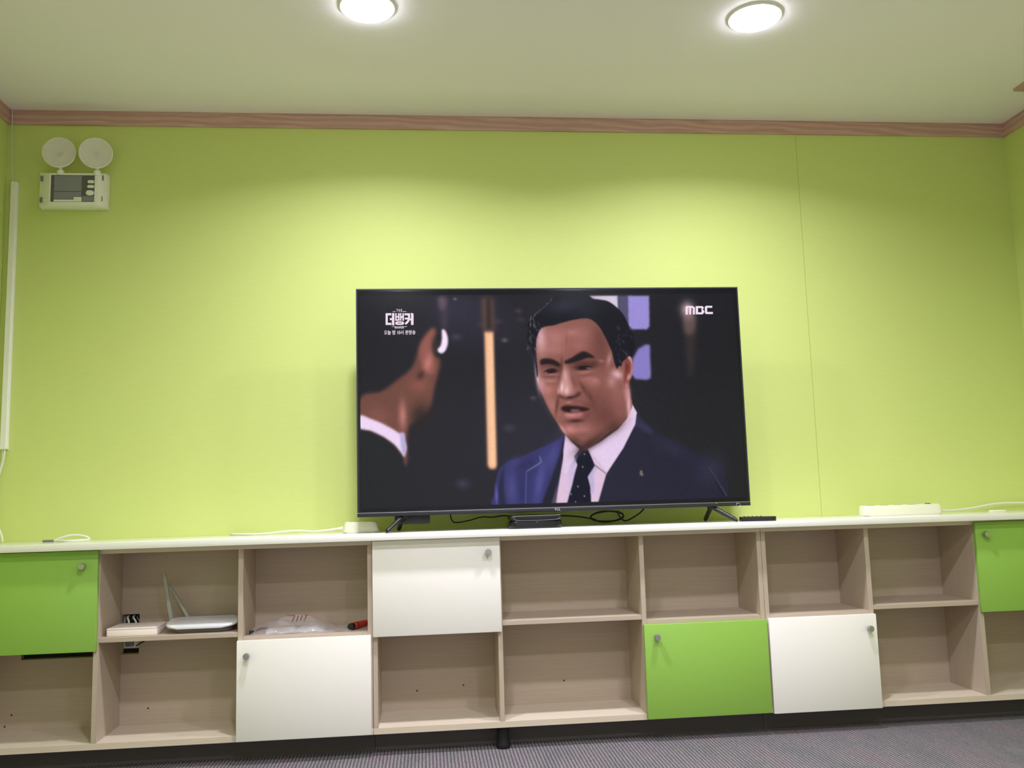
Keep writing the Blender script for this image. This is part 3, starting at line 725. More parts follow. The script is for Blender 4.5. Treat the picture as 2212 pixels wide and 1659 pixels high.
["p",[150,150,165],0.4630136030624131,1.2,0,[712.8,35.8,713.5,39.6,709.6,43.4,710.5,39.6]],
["p",[150,150,165],0.393350812171319,1.2,0,[708.7,39.4,707.4,46.2,701.5,53.0,704.3,46.2]],
["p",[150,150,165],0.5898835824431283,1.2,0,[704.5,43.0,702.7,48.5,696.2,54.0,699.6,48.5]],
["p",[150,150,165],0.486288519498006,1.2,0,[700.4,46.6,698.0,50.6,691.0,54.5,695.0,50.5]],
["p",[150,150,165],0.43018597531890745,1.2,0,[696.3,50.2,697.1,55.9,693.4,61.5,694.1,55.8]],
["p",[150,150,165],0.32007536134554254,1.2,0,[692.1,53.8,692.8,60.6,689.0,67.3,689.8,60.6]],
["p",[150,150,165],0.3906916400710114,1.2,0,[688.0,57.4,688.9,61.7,685.2,66.0,685.8,61.7]],
["p",[150,150,165],0.5395046611688088,1.2,0,[683.9,61.0,684.5,66.3,680.6,71.5,681.5,66.3]],
["p",[150,150,165],0.3529052824677346,1.2,0,[679.7,64.6,677.5,71.8,670.8,78.8,674.5,71.7]],
["p",[150,150,165],0.4015754727839181,1.2,0,[675.6,68.2,673.4,73.7,666.6,79.2,670.4,73.7]],
["p",[150,150,165],0.5131535124079313,1.2,0,[671.5,71.8,670.9,79.1,665.7,86.3,667.8,79.0]],
["p",[150,150,165],0.46348454231956304,1.2,0,[667.4,75.4,664.6,80.1,657.2,84.9,661.5,80.1]],
["p",[150,150,165],0.4452748362563017,1.2,0,[663.2,79.0,662.4,85.4,657.0,91.9,659.4,85.4]],
["p",[150,150,165],0.5542710303368814,1.2,0,[659.1,82.6,656.6,87.0,649.6,91.5,653.6,87.0]],
["p",[150,150,165],0.5957414273856934,1.2,0,[655.0,86.2,653.6,92.8,647.7,99.4,650.6,92.8]],
["p",[150,150,165],0.4828604643962616,1.2,0,[650.9,89.7,650.7,96.0,645.9,102.3,647.6,96.0]],
["p",[130,122,124],0.6278578926148574,1.2,0,[962.2,259.5,968.4,272.2,969.9,284.9,965.3,272.2]],
["p",[130,122,124],0.5698647499753597,1.2,0,[977.9,189.2,985.1,198.1,987.7,206.8,982.0,198.0]],
["p",[96,92,100],0.5363856224950984,1.2,0,[967.0,222.2,971.5,228.6,971.4,235.0,968.5,228.6]],
["p",[130,122,124],0.5362383415348121,1.2,0,[986.5,166.0,995.6,173.4,1000.2,180.7,992.6,173.4]],
["p",[130,122,124],0.5289884070319143,1.2,0,[1005.0,134.9,1012.2,147.8,1014.8,160.5,1009.1,147.7]],
["p",[96,92,100],0.5803865632091223,1.2,0,[967.0,168.1,970.9,174.1,970.2,180.0,967.9,174.0]],
["p",[130,122,124],0.531352660811339,1.2,0,[994.2,265.9,998.7,276.2,998.5,286.4,995.6,276.1]],
["p",[96,92,100],0.52804462475848,1.2,0,[1012.2,135.0,1021.0,148.4,1025.2,161.9,1017.9,148.4]],
["p",[130,122,124],0.59847112986995,1.2,0,[986.9,234.8,994.0,247.0,996.4,259.1,990.9,247.0]],
["p",[96,92,100],0.408386798789099,1.2,0,[986.8,255.1,991.8,264.6,992.2,274.1,988.8,264.6]],
["p",[130,122,124],0.47719968475573515,1.2,0,[960.6,171.9,967.6,185.4,970.1,198.9,964.6,185.4]],
["p",[130,122,124],0.36436230811538706,1.2,0,[1009.1,170.4,1015.2,180.8,1016.7,191.1,1012.1,180.8]],
["p",[130,122,124],0.5181302428973701,1.2,0,[978.4,227.0,985.6,235.6,988.2,244.1,982.6,235.6]],
["p",[130,122,124],0.5113312663784892,1.2,0,[957.4,133.1,966.5,146.5,970.9,160.0,963.4,146.5]],
["p",[130,122,124],0.6123973437493297,1.2,0,[967.4,136.7,972.7,144.3,973.2,151.7,969.6,144.2]],
["p",[96,92,100],0.35716186455836557,1.2,0,[997.6,145.6,1002.7,153.8,1003.1,161.8,999.6,153.7]],
["p",[130,122,124],0.3064845482522881,1.2,0,[994.9,225.3,1001.5,238.5,1003.5,251.6,998.4,238.4]],
["p",[96,92,100],0.3426199420893188,1.2,0,[958.8,235.4,963.5,248.4,963.5,261.4,960.4,248.4]],
["p",[64,62,74],0.36031349901828347,1.2,0,[945.3,271.1,950.4,283.7,951.0,296.2,947.3,283.6]],
["p",[96,92,100],0.4959852786921556,1.2,0,[954.7,185.1,959.0,196.3,958.7,207.5,955.9,196.3]],
["p",[96,92,100],0.37526955861983785,1.2,0,[988.3,231.6,995.1,241.3,997.3,250.9,992.0,241.3]],
["p",[130,122,124],0.4801928586286547,1.2,0,[963.8,199.1,969.7,206.1,971.0,213.1,966.6,206.1]],
["p",[96,92,100],0.4480801920828163,1.2,0,[980.8,168.6,986.9,175.7,988.3,182.8,983.8,175.7]],
["p",[96,92,100],0.33003692109015514,1.2,0,[943.8,253.9,947.4,267.0,946.4,280.0,944.3,266.9]],
["p",[96,92,100],0.46684627248985117,1.2,0,[951.3,214.1,955.1,221.7,954.3,229.2,952.0,221.6]],
["p",[64,62,74],0.6043460609199878,1.2,0,[993.5,151.1,1001.7,164.6,1005.3,178.1,998.6,164.5]],
["p",[170,138,158],0.30086904953608096,1.2,0,[645.2,215.2,649.0,223.6,649.3,231.9,646.7,223.5]],
["p",[170,138,158],0.25638631010166363,1.2,0,[645.5,222.3,646.0,230.0,643.1,237.7,643.7,230.0]],
["p",[170,138,158],0.3070359609391126,1.2,0,[645.7,229.4,648.1,238.5,647.1,247.6,645.9,238.5]],
["p",[170,138,158],0.32402333900355007,1.2,0,[646.0,236.5,651.3,245.4,653.2,254.3,649.0,245.4]],
["p",[170,138,158],0.26360050049946243,1.2,0,[646.2,243.6,650.3,252.5,651.0,261.2,648.0,252.4]],
["p",[170,138,158],0.3773101634697438,1.2,0,[646.5,250.7,649.5,259.5,649.2,268.2,647.3,259.4]],
["p",[170,138,158],0.45012602956402303,1.2,0,[646.7,257.8,651.1,265.3,652.2,272.8,648.9,265.3]],
["p",[170,138,158],0.27081046974628165,1.2,0,[647.0,264.9,651.6,270.9,652.8,276.9,649.3,270.9]],
["p",[170,138,158],0.4926728457929119,1.2,0,[647.2,272.0,648.7,278.1,646.8,284.1,646.4,278.0]],
["p",[170,138,158],0.3428439378457754,1.2,0,[647.5,279.1,647.1,285.9,643.4,292.8,644.9,285.9]],
["p",[170,138,158],0.25314067538122037,1.2,0,[647.7,286.2,653.2,295.4,655.2,304.6,650.9,295.4]],
["p",[170,138,158],0.4481475232494013,1.2,0,[648.0,293.2,647.6,300.8,643.9,308.4,645.4,300.8]],
["p",[170,138,158],0.4027880752191195,1.2,0,[648.2,300.3,652.2,306.2,652.8,312.0,649.9,306.1]],
["p",[170,138,158],0.24134752980629448,1.2,0,[648.5,307.4,650.0,315.3,648.1,323.2,647.7,315.3]],
["p",[170,138,158],0.4666259076297693,1.2,0,[648.7,314.4,650.1,322.0,648.0,329.5,647.8,322.0]],
["p",[170,138,158],0.22144774536160416,1.2,0,[649.0,321.5,653.6,330.4,654.8,339.2,651.3,330.3]],
["p",[60,56,66],0.7,1.2,0,[849.9,24.9,858.2,26.2,862.0,27.5,855.1,26.2]],
["p",[60,56,66],0.7,1.2,0,[870.1,21.9,876.2,19.3,877.6,16.7,873.1,19.3]],
["p",[60,56,66],0.7,1.2,0,[850.3,30.2,852.8,32.1,850.6,33.9,849.7,32.1]],
["p",[60,56,66],0.7,1.2,0,[866.7,29.1,869.9,26.3,868.5,23.4,866.9,26.3]],
["p",[60,56,66],0.7,1.2,0,[857.2,22.5,861.3,21.6,860.9,20.6,858.3,21.5]],
["p",[60,56,66],0.7,1.2,0,[858.8,25.0,860.1,25.2,856.7,25.4,857.0,25.2]],
["p",[60,56,66],0.7,1.2,0,[852.5,24.2,856.4,22.9,855.6,21.5,853.3,22.9]],
["p",[60,56,66],0.7,1.2,0,[869.9,25.6,877.8,27.3,881.1,29.0,874.7,27.3]]]
GLYPH = {
'title':[[97.6,81.7,105.3,81.8,104.8,125.6,97.1,125.6],[105.3,81.8,118.0,81.9,117.9,89.8,105.2,89.7],[104.9,117.7,118.0,117.8,117.9,125.8,104.8,125.6],[120.8,81.5,129.4,81.6,128.8,127.1,120.3,127.0],[112.9,100.2,120.6,100.3,120.5,107.8,112.8,107.8],[132.6,82.0,137.7,82.0,137.4,110.5,132.3,110.4],[142.8,82.1,148.2,82.1,147.8,110.6,142.5,110.5],[137.6,92.9,142.7,93.0,142.7,98.0,137.5,97.9],[137.4,105.3,142.6,105.4,142.5,110.5,137.4,110.5],[150.2,81.7,155.3,81.8,154.9,110.6,149.8,110.6],[159.2,82.2,164.5,82.3,164.1,110.7,158.8,110.7],[155.1,93.1,159.1,93.1,159.0,99.8,155.0,99.8],[167.0,82.7,179.2,82.8,179.1,90.3,166.9,90.2],[179.2,82.8,187.0,82.9,186.7,103.4,179.0,103.3],[167.6,99.0,179.0,99.1,178.9,105.8,167.5,105.7],[179.0,103.3,186.7,103.4,184.6,110.9,177.1,121.7,168.8,125.4,167.3,118.7,173.1,113.7,177.7,107.5],[186.7,102.6,190.0,102.6,189.9,109.3,186.6,109.3],[190.3,80.8,199.7,84.2,199.1,126.5,189.7,126.4],[164.4,119.7,163.9,122.8,156.6,119.8,156.9,119.3],[163.9,122.8,162.4,124.3,155.8,120.1,156.6,119.8],[162.4,124.3,159.8,125.3,154.5,120.3,155.8,120.1],[159.8,125.3,156.0,125.9,152.4,120.4,154.5,120.3],[156.0,125.9,148.3,126.1,148.3,120.4,152.4,120.4],[148.3,126.1,140.6,125.8,144.2,120.3,148.3,120.4],[140.6,125.8,136.7,125.1,142.2,120.2,144.2,120.3],[136.7,125.1,134.2,124.1,140.8,120.0,142.2,120.2],[134.2,124.1,132.7,122.5,140.0,119.7,140.8,120.0],[132.7,122.5,132.3,119.4,139.8,119.1,140.0,119.7],[132.3,119.4,132.8,116.3,140.1,118.6,139.8,119.1],[132.8,116.3,134.3,114.7,140.9,118.3,140.1,118.6],[134.3,114.7,136.9,113.7,142.2,118.1,140.9,118.3],[136.9,113.7,140.7,113.1,144.3,118.0,142.2,118.1],[140.7,113.1,148.4,113.0,148.4,118.0,144.3,118.0],[148.4,113.0,156.1,113.3,152.5,118.1,148.4,118.0],[156.1,113.3,160.0,113.9,154.5,118.2,152.5,118.1],[160.0,113.9,162.5,115.0,155.9,118.4,154.5,118.2],[162.5,115.0,164.0,116.5,156.7,118.7,155.9,118.4],[164.0,116.5,164.4,119.7,156.9,119.3,156.7,118.7]],
'rules':[[121.7,75.9,133.1,74.6,133.1,77.0,121.7,76.4],[160.9,74.8,174.8,76.1,174.8,76.8,160.9,77.4],[118.6,131.6,130.4,131.1,130.4,133.0,118.6,132.2],[165.9,131.0,175.7,131.6,175.7,132.4,165.9,133.2]],
'mbc':[[1230.4,65.9,1239.3,65.9,1237.7,95.9,1228.8,95.8],[1244.8,66.0,1252.1,66.0,1250.5,96.0,1243.2,95.9],[1259.0,69.0,1266.5,69.0,1265.0,95.7,1257.5,95.7],[1230.4,65.9,1233.2,62.6,1258.2,62.8,1266.5,69.0,1265.1,72.0,1251.9,70.4,1230.2,70.2],[1270.0,63.6,1279.2,63.6,1277.4,95.5,1268.2,95.4],[1279.2,63.6,1296.5,63.8,1296.1,71.5,1278.8,71.3],[1277.9,87.8,1295.9,87.9,1295.5,95.6,1277.4,95.5],[1296.5,63.8,1301.1,67.8,1300.8,73.0,1297.3,76.6,1292.1,76.6,1292.4,71.4,1296.1,71.5],[1292.1,76.6,1297.3,76.6,1302.2,82.5,1302.2,88.3,1295.5,95.6,1291.5,87.9],[1309.9,62.8,1315.1,62.8,1313.3,94.7,1308.1,94.6,1305.1,89.8,1305.6,67.1],[1315.1,62.8,1335.1,62.9,1334.6,70.6,1314.7,70.5],[1313.7,86.6,1336.3,86.8,1335.8,94.8,1313.3,94.7]],
'the':[137.3,66.5,158.0,77.2],
'banker':[130.8,130.9,165.0,139.2],
'sub':[91.2,145.5,205.9,162.1]}
SX0, SX1, SZ0, SZ1 = 1.508, 2.936, .8375, 1.6415
SWM, SHM = 1428., 804.
GW, GH = 680, 383
def gblur(a, s):
    if s < .3: return a
    r = int(math.ceil(s*2.6)); k = np.exp(-.5*(np.arange(-r, r+1)/s)**2); k /= k.sum()
    p = np.pad(a, ((r, r), (0, 0))); a = sum(k[i]*p[i:i+a.shape[0]] for i in range(2*r+1))
    p = np.pad(a, ((0, 0), (r, r))); return sum(k[i]*p[:, i:i+a.shape[1]] for i in range(2*r+1))
def closed_curve(P, n=6):
    P = np.array(P); a, b, c, d = np.roll(P, 1, 0), P, np.roll(P, -1, 0), np.roll(P, -2, 0); out = []
    for i in range(len(P)):
        for k in range(n):
            t = k/n; out.append(.5*(2*b[i]+(c[i]-a[i])*t+(2*a[i]-5*b[i]+4*c[i]-d[i])*t*t+(3*b[i]-a[i]-3*c[i]+d[i])*t**3))
    return np.array(out)
def paint():
    W2, H2 = 2*GW, 2*GH; sx = W2/SWM
    img = np.empty((H2, W2, 3)); img[:] = (39, 39, 44)
    for L in PAINT:
        if L[0] == 'p':
            _, col, a, blur, sm, flat = L
            P = np.array(flat, float).reshape(-1, 2)*sx
            if sm: P = closed_curve(P)
            pad = int(blur*sx*2.6)+3
            x0, y0 = np.floor(P.min(0)).astype(int)-pad; x1, y1 = np.ceil(P.max(0)).astype(int)+pad
            gx = np.arange(x0, x1)+.5; gy = np.arange(y0, y1)+.5
            m = np.zeros((len(gy), len(gx)), bool)
            for i in range(len(P)):
                ax, ay = P[i]; bx_, by = P[(i+1) % len(P)]
                if ay == by: continue
                rows = (gy > min(ay, by)) & (gy <= max(ay, by))
                if not rows.any(): continue
                xi = ax+(gy[rows]-ay)*(bx_-ax)/(by-ay)
                m[rows] ^= gx[None, :] > xi[:, None]
            k = gblur(m.astype(float), max(blur*sx, .6))*a
        else:
            _, col, a, cx, cy, rx, ry, rot = L
            cx, cy, rx, ry = cx*sx, cy*sx, rx*sx, ry*sx; R = 2.2*max(rx, ry)
            x0, y0, x1, y1 = int(cx-R), int(cy-R), int(cx+R)+1, int(cy+R)+1
            X, Y = np.meshgrid(np.arange(x0, x1)+.5-cx, np.arange(y0, y1)+.5-cy)
            u = X*math.cos(rot)+Y*math.sin(rot); v = -X*math.sin(rot)+Y*math.cos(rot)
            k = np.exp(-((u/rx)**2+(v/ry)**2)*1.1)*a
        X0, Y0, X1, Y1 = max(x0, 0), max(y0, 0), min(x1, W2), min(y1, H2)
        if X1 <= X0 or Y1 <= Y0: continue
        k = k[Y0-y0:Y1-y0, X0-x0:X1-x0, None]
        img[Y0:Y1, X0:X1] = img[Y0:Y1, X0:X1]*(1-k)+np.array(col, float)*k
    # the active picture inside the glass
    mk = np.zeros((H2, W2, 1)); mk[int(15*sx):int(H2-12*sx), int(4*sx):int(W2-4*sx)] = 1
    img = img*mk+np.array((34, 34, 38.))*(1-mk)
    rs = np.random.RandomState(3); nz = gblur(rs.normal(0, 1, (H2, W2)), 2.2); nz /= nz.std()
    img = np.clip(img*(1+.006*nz[..., None])+.3*nz[..., None], 0, 255)
    c = img/255.; l = np.where(c <= .04045, c/12.92, ((c+.055)/1.055)**2.4)
    return np.clip(l-.009, 0, None)

def screen():
    img = paint(); H2, W2, _ = img.shape
    nx, ny = GW+1, GH+1
    p = np.pad(img, ((1, 1), (1, 1), (0, 0)), mode='edge')
    v = .25*(p[0:-1:2, 0:-1:2]+p[1::2, 0:-1:2]+p[0:-1:2, 1::2]+p[1::2, 1::2])
    X, Z = np.meshgrid(np.linspace(SX0, SX1, nx), np.linspace(SZ1, SZ0, ny))
    co = np.stack([X, np.full_like(X, TY-.0004), Z], -1).reshape(-1, 3)
    me = bpy.data.meshes.new('screen'); me.vertices.add(nx*ny); me.vertices.foreach_set('co', co.ravel())
    i = np.arange(ny*nx).reshape(ny, nx)
    q = np.stack([i[:-1, :-1], i[1:, :-1], i[1:, 1:], i[:-1, 1:]], -1).reshape(-1, 4)
    me.loops.add(q.size); me.loops.foreach_set('vertex_index', q.ravel().astype(np.int32))
    me.polygons.add(len(q)); me.polygons.foreach_set('loop_start', np.arange(0, q.size, 4, dtype=np.int32))
    me.update(calc_edges=True)
    at = me.color_attributes.new('picture', 'FLOAT_COLOR', 'POINT')
    at.data.foreach_set('color', np.concatenate([v.reshape(-1, 3), np.ones((nx*ny, 1))], 1).astype(np.float32).ravel())
    m = mat('screen_picture', (4, 4, 6), .2, .22)
    t, b = nodes(m); a = N(t, 'ShaderNodeAttribute', attribute_name='picture')
    t.links.new(a.outputs['Color'], b.inputs['Emission Color']); b.inputs['Emission Strength'].default_value = 1./KEY
    return link('screen', me, m, tv)
# black glass margin around the picture
scr = screen()
box('screen_border', TX0+.0045, TX1-.0045, TY, TY+.0013, TZ0+.0149, TZ1-.0046, M['blackg'], tv)

def glyphs(name, polys, parent=None):
    bm = bmesh.new()
    for f in polys:
        vs = [bm.verts.new((SX0+f[i]/1000., TY-.0010, SZ1-f[i+1]/1000.)) for i in range(0, len(f), 2)]
        bm.faces.new(vs)
    bmesh.ops.triangulate(bm, faces=bm.faces)
    me = bpy.data.meshes.new(name); bm.to_mesh(me); bm.free()
    return link(name, me, M['caption'], parent or scr)
glyphs('programme_title', GLYPH['title']+GLYPH['rules'])
glyphs('channel_logo', GLYPH['mbc'])
def caption(name, body, r, bold=0.):
    return text(name, body, SX0+r[0]/1000, SX0+r[2]/1000, SZ1-r[3]/1000, SZ1-r[1]/1000, TY-.0010, M['caption'], scr, bold)
caption('small_caption', 'T H E', GLYPH['the'], .02)
caption('small_caption', 'BANKER', GLYPH['banker'], .02)
caption('air_time_caption', '오늘 밤 10시 본방송', GLYPH['sub'], .012)

# ------------------------------------------------------------------ things on the worktop
Z = KT
# set-top box
st = thing('set_top_box', (2.135, -.20, Z), 'black set top box with silver outline standing under the middle of the television', 'set top box')
bm = bmesh.new(); add_prism(bm, rrect(2.0390, 2.2320, -.2700, -.1500, .026), 'z', Z+.001, Z+.026, .004)
link('base', bm_mesh(bm), M['blackg'], st, smooth=True)
prism('body', [(2.054, Z+.0262), (2.218, Z+.0262), (2.230, Z+.0365), (2.222, Z+.0475), (2.050, Z+.0475), (2.040, Z+.0365)], 'y', -.262, -.158, M['blackp'], st, .003)
loop = [(x, -.2635, z) for x, z in ((2.226, Z+.0455), (2.120, Z+.0452), (2.068, Z+.0448), (2.054, Z+.0415), (2.060, Z+.0335), (2.074, Z+.0290), (2.140, Z+.0286), (2.200, Z+.0292), (2.220, Z+.0330), (2.226, Z+.0385))]
tube('silver_outline', loop, .0010, mat('dull_silver', (120, 122, 128), .35, .5, .6), st, 6, 5)
box('indicator', 2.137, 2.140, -.2712, -.2698, Z+.0225, Z+.0245, M['silver'], st)

# remote control
rc = thing('remote_control', (2.964, -.235, Z), 'slim black remote control lying beside the right foot of the television', 'remote control')
bm = bmesh.new()
add_prism(bm, rrect(-.066, .066, -.019, .019, .014), 'z', .0005, .0165, .004)
rot = Matrix.Rotation(math.radians(-17), 4, 'Z'); bm.transform(Matrix.Translation((2.967, -.250, Z)) @ rot)
body = link('body', bm_mesh(bm), M['blackp'], rc, smooth=True)
for k in range(5):
    bm = bmesh.new(); add_prism(bm, rrect(-.004, .004, -.004, .004, .0015, 3), 'z', .0166, .0182)
    bm.transform(Matrix.Translation((2.967, -.250, Z)) @ rot @ Matrix.Translation((-.048+k*.015, 0, 0)))
    link('button', bm_mesh(bm), M['rubber'], rc)

# power strips
def power_strip(x0, x1, y0, y1, h, label, taper):
    p = thing('power_strip', ((x0+x1)/2, (y0+y1)/2, Z), label, 'power strip', 'white power strips on the worktop')
    bm = bmesh.new()
    add_prism(bm, rrect(x0, x1, y0, y1, .016), 'z', Z+.0005, Z+h, .006)
    for v in bm.verts:
        if v.co.z > Z+h*.45:
            s = (v.co.z-Z-h*.45)/(h*.55)
            v.co.x += taper*s*(1 if v.co.x < (x0+x1)/2 else -1)
    link('body', bm_mesh(bm), M['ivory'], p, smooth=True)
    return p, h
p, h = power_strip(1.4385, 1.5700, -.165, -.095, .0400, 'short white power strip beside the left foot of the television', .010)
for k in range(2):
    lathe('socket', [(.018, 0), (.018, .0008), (0, .0009)], (1.478+.052*k, -.130, Z+.0395), (0, 0, 1), M['greyp'], p, 20)
lathe('cord_grip', [(.007, 0), (.006, .006), (.0045, .016), (.0035, .02)], (1.4385, -.130, Z+.018), (-1, 0, -.05), M['ivory'], p, 12)
tube('cord', [(1.425, -.130, Z+.0175), (1.38, -.122, Z+.0120), (1.325, -.100, Z+.0080), (1.27, -.080, Z+.0120), (1.21, -.085, Z+.0100), (1.15, -.075, Z+.0045), (1.09, -.060, Z+.0040), (1.03, -.030, Z+.0046), (1.01, -.010, Z+.0046)], .0043, M['cord'], p)
p, h = power_strip(3.4380, 3.7570, -.150, -.085, .0400, 'long white power strip lying at the right of the worktop', .003)
box('switch', 3.7050, 3.7180, -.132, -.112, Z+.0398, Z+.0435, M['labeld'], p, .001)
for k in range(4):
    lathe('socket', [(.018, 0), (.018, .0008), (0, .0009)], (3.478+.056*k, -.1175, Z+.0395), (0, 0, 1), M['greyp'], p, 20)
tube('cord', [(3.756, -.115, Z+.012), (3.800, -.095, Z+.010), (3.860, -.070, Z+.0105), (3.95, -.045, Z+.0160), (4.03, -.030, Z+.0260), (4.10, -.022, Z+.0305), (4.18, -.020, Z+.0290), (4.262, -.020, Z+.0240)], .0046, M['cord'], p)
bm = bmesh.new(); add_prism(bm, rrect(3.985, 4.045, -.115, -.085, .006), 'z', Z+.0004, Z+.0065, .002)
tag(link('cable_clip', bm_mesh(bm), M['whitep'], None, smooth=True), 'small flat white clip on the worktop right of the long power strip', 'clip')

# looped cable end at the left
lc = thing('charging_cable', (.44, -.08, Z), 'white cable curling up in an arch near the left end of the worktop', 'cable')
tube('cord', [(.405, -.085, Z+.0045), (.425, -.085, Z+.0120), (.452, -.080, Z+.0200), (.480, -.075, Z+.0210), (.508, -.070, Z+.0150), (.521, -.070, Z+.0045), (.512, -.105, Z+.0035), (.470, -.130, Z+.0035), (.420, -.105, Z+.0046)], .0044, M['cord'], lc)
box('plug', .366, .4045, -.092, -.078, Z+.0004, Z+.0080, M['greyp'], lc, .002)

# black cables behind the television
c1 = tag(tube('black_cable', [(1.8320, -.150, .850), (1.832, -.125, .815), (1.842, -.095, .790), (1.862, -.085, .7855), (1.905, -.085, .792), (1.951, -.083, .803), (1.990, -.083, .801), (2.030, -.083, .805), (2.065, -.100, .803), (2.085, -.150, .797)], .0026, M['blackp']),
         'thin black cable hanging under the television from its back to the set top box', 'cable')
pts = [(2.200, -.152, .7900), (2.215, -.110, .798), (2.270, -.080, .798), (2.330, -.080, .7920), (2.385, -.078, .7810)]
for k in range(0, 41):
    a = -PI/2-.6+2*PI*k/16.
    pts.append((2.436+.064*math.cos(a), -.075-.030*math.sin(a)*.6+.002*(k % 5)/5, .7900+.0200*math.sin(a)+.0012*math.sin(k)))
pts += [(2.500, -.085, .772), (2.545, -.085, .789), (2.573, -.105, .815), (2.578, -.152, .850)]
tag(tube('black_cable', pts, .0030, M['blackp'], n=4), 'thicker black cable coiled in a ring under the right half of the television', 'cable')

# ------------------------------------------------------------------ things in the shelves
zs = SO
wb = thing('adapter_box', (.729, -.17, zs), 'flat white box lying on the shelf left of the router', 'box')
box('body', .6465, .8115, -.235, -.105, zs+.0004, zs+.022, M['card'], wb, .0015)
box('lid', .6460, .8120, -.2355, -.1045, zs+.0222, zs+.0275, M['card'], wb, .0015)
nc = thing('network_cables', (.66, -.06, zs), 'grey and white network cables coming out of the cut-out behind the flat white box', 'cable')
for (xa, xb, m, r) in ((.648, .672, 'cord', .0036), (.668, .700, 'cord', .0034), (.638, .655, 'greyp', .0045), (.682, .712, 'greyp', .0022)):
    tube('cable', [(xa, -.012, zs+.041), (xa, -.026, zs+.0370), (xa+(xb-xa)*.5, -.050, zs+.0270), (xb, -.080, zs+.0090), (xb+.012, -.097, zs+.0060)], r, M[m], nc, 8)

rt = thing('router', (.955, -.16, zs), 'slim white wireless router with two antennas on the upper left shelf', 'router')
bm = bmesh.new(); add_prism(bm, rrect(.858, 1.056, -.215, -.090, .03), 'z', zs+.0004, zs+.014, .003)
link('base', bm_mesh(bm), M['greyp'], rt, smooth=True)
bm = bmesh.new()
add_prism(bm, rrect(.8345, 1.0775, -.243, -.078, .045, 8), 'z', zs+.0142, zs+.0250, .0045, 3)
for v in bm.verts:
    v.co.z += .011*max(0, (v.co.y+.243)/.165)+.006*((v.co.x-.956)/.12)**2
link('cover', bm_mesh(bm), mat('router_white', (236, 236, 244), .25, .5), rt, smooth=True)
box('status_strip', .905, .990, -.2375, -.2290, zs+.0252, zs+.0274, M['labeld'], rt, .0004)
def antenna(x0, y0, z0, x1, y1, z1, w, bend):
    bm = bmesh.new(); A = Vector((x0, y0, z0)); B = Vector((x1, y1, z1)); d = (B-A); n = 8
    side = Vector((1, 0, 0)); th = Vector((0, 1, 0)); rings = []
    for k in range(n+1):
        t = k/n; c = A+d*t; ww = w*(1-.25*t)*.5
        if k == n: ww *= .55
        rings.append([bm.verts.new(c+side*sx*ww+th*sy*.004) for sx, sy in ((-1, -1), (1, -1), (1, 1), (-1, 1))])
    for a, b in zip(rings, rings[1:]):
        for k in range(4): bm.faces.new((a[k], a[(k+1) % 4], b[(k+1) % 4], b[k]))
    bm.faces.new(rings[0]); bm.faces.new(list(reversed(rings[-1])))
    return link('antenna', bm_mesh(bm), M['anten'], rt)
antenna(.8225, -.088, zs+.022, .7960, -.100, zs+.1975, .0145, 0)
antenna(.8780, -.070, zs+.030, .8080, -.072, zs+.1560, .0100, 0)
lathe('hinge', [(.0065, 0), (.0065, .016), (0, .0161)], (.8370, -.088, zs+.022), (-1, 0, 0), M['whitep'], rt, 14)
lathe('hinge', [(.0055, 0), (.0055, .012), (0, .0121)], (.8790, -.080, zs+.030), (0, 1, 0), M['whitep'], rt, 14)

# plastic bag
zb = SD
pb = thing('plastic_bag', (1.27, -.15, zb), 'crumpled clear plastic bag with red print lying on a shelf right of the router', 'bag')
def crumple(name, x0, x1, y0, y1, h, m, seed, nx=40, ny=22, amp=.35, parent=pb):
    R = random.Random(seed); bm = bmesh.new()
    waves = [(R.uniform(20, 110), R.uniform(20, 120), R.uniform(0, 6.3), R.uniform(.3, 1)) for _ in range(9)]
    def H(u, v, s):
        x = x0+(x1-x0)*u; y = y0+(y1-y0)*v
        e = (max(0, min(1, min(u, 1-u)*5))*max(0, min(1, min(v, 1-v)*4)))**.5
        w = sum(a*math.sin(p*x+q*y+f) for p, q, f, a in waves)/5
        return e*h*(.72+amp*w)
    top = [[None]*(ny+1) for _ in range(nx+1)]
    for i in range(nx+1):
        for j in range(ny+1):
            u, v = i/nx, j/ny
            jx = R.uniform(-.5, .5)*(x1-x0)/nx*.5; jy = R.uniform(-.5, .5)*(y1-y0)/ny*.5
            wx = .012*math.sin(9*v+seed)*(1 if u > .5 else -1)*(abs(u-.5)*2)**3
            wy = .010*math.sin(11*u+seed)*(abs(v-.5)*2)**3
            top[i][j] = bm.verts.new((x0+(x1-x0)*u+jx+wx, y0+(y1-y0)*v+jy+wy, zb+.0012+max(0, H(u, v, 1))))
    for i in range(nx):
        for j in range(ny):
            bm.faces.new((top[i][j], top[i+1][j], top[i+1][j+1], top[i][j+1]))
    me = bm_mesh(bm)
    return link(name, me, m, parent, smooth='all')
crumple('film', 1.118, 1.400, -.225, -.075, .043, M['film'], 3)
crumple('film', 1.375, 1.470, -.215, -.100, .018, M['film'], 8, 18, 14)
crumple('wrapped_sheet', 1.165, 1.285, -.205, -.105, .018, mat('white_sheet', (214, 208, 216), .4), 5, 20, 14, .5)
crumple('wrapped_sheet', 1.275, 1.370, -.200, -.110, .022, bpy.data.materials['white_sheet'], 7, 18, 14, .4)
crumple('wrapped_part', 1.140, 1.180, -.195, -.150, .024, mat('brown_part', (120, 84, 70), .5), 9, 8, 8, .2)
mr = mat('red_print', (150, 78, 84), .5)
bm = bmesh.new()
def stroke(a, b, w=.0035):
    a = Vector(a); b = Vector(b); n = Vector((0, -1, .4)).normalized(); s = (b-a).cross(n).normalized()*w/2
    bm.faces.new([bm.verts.new(v) for v in (a-s, b-s, b+s, a+s)])
yq = -.128
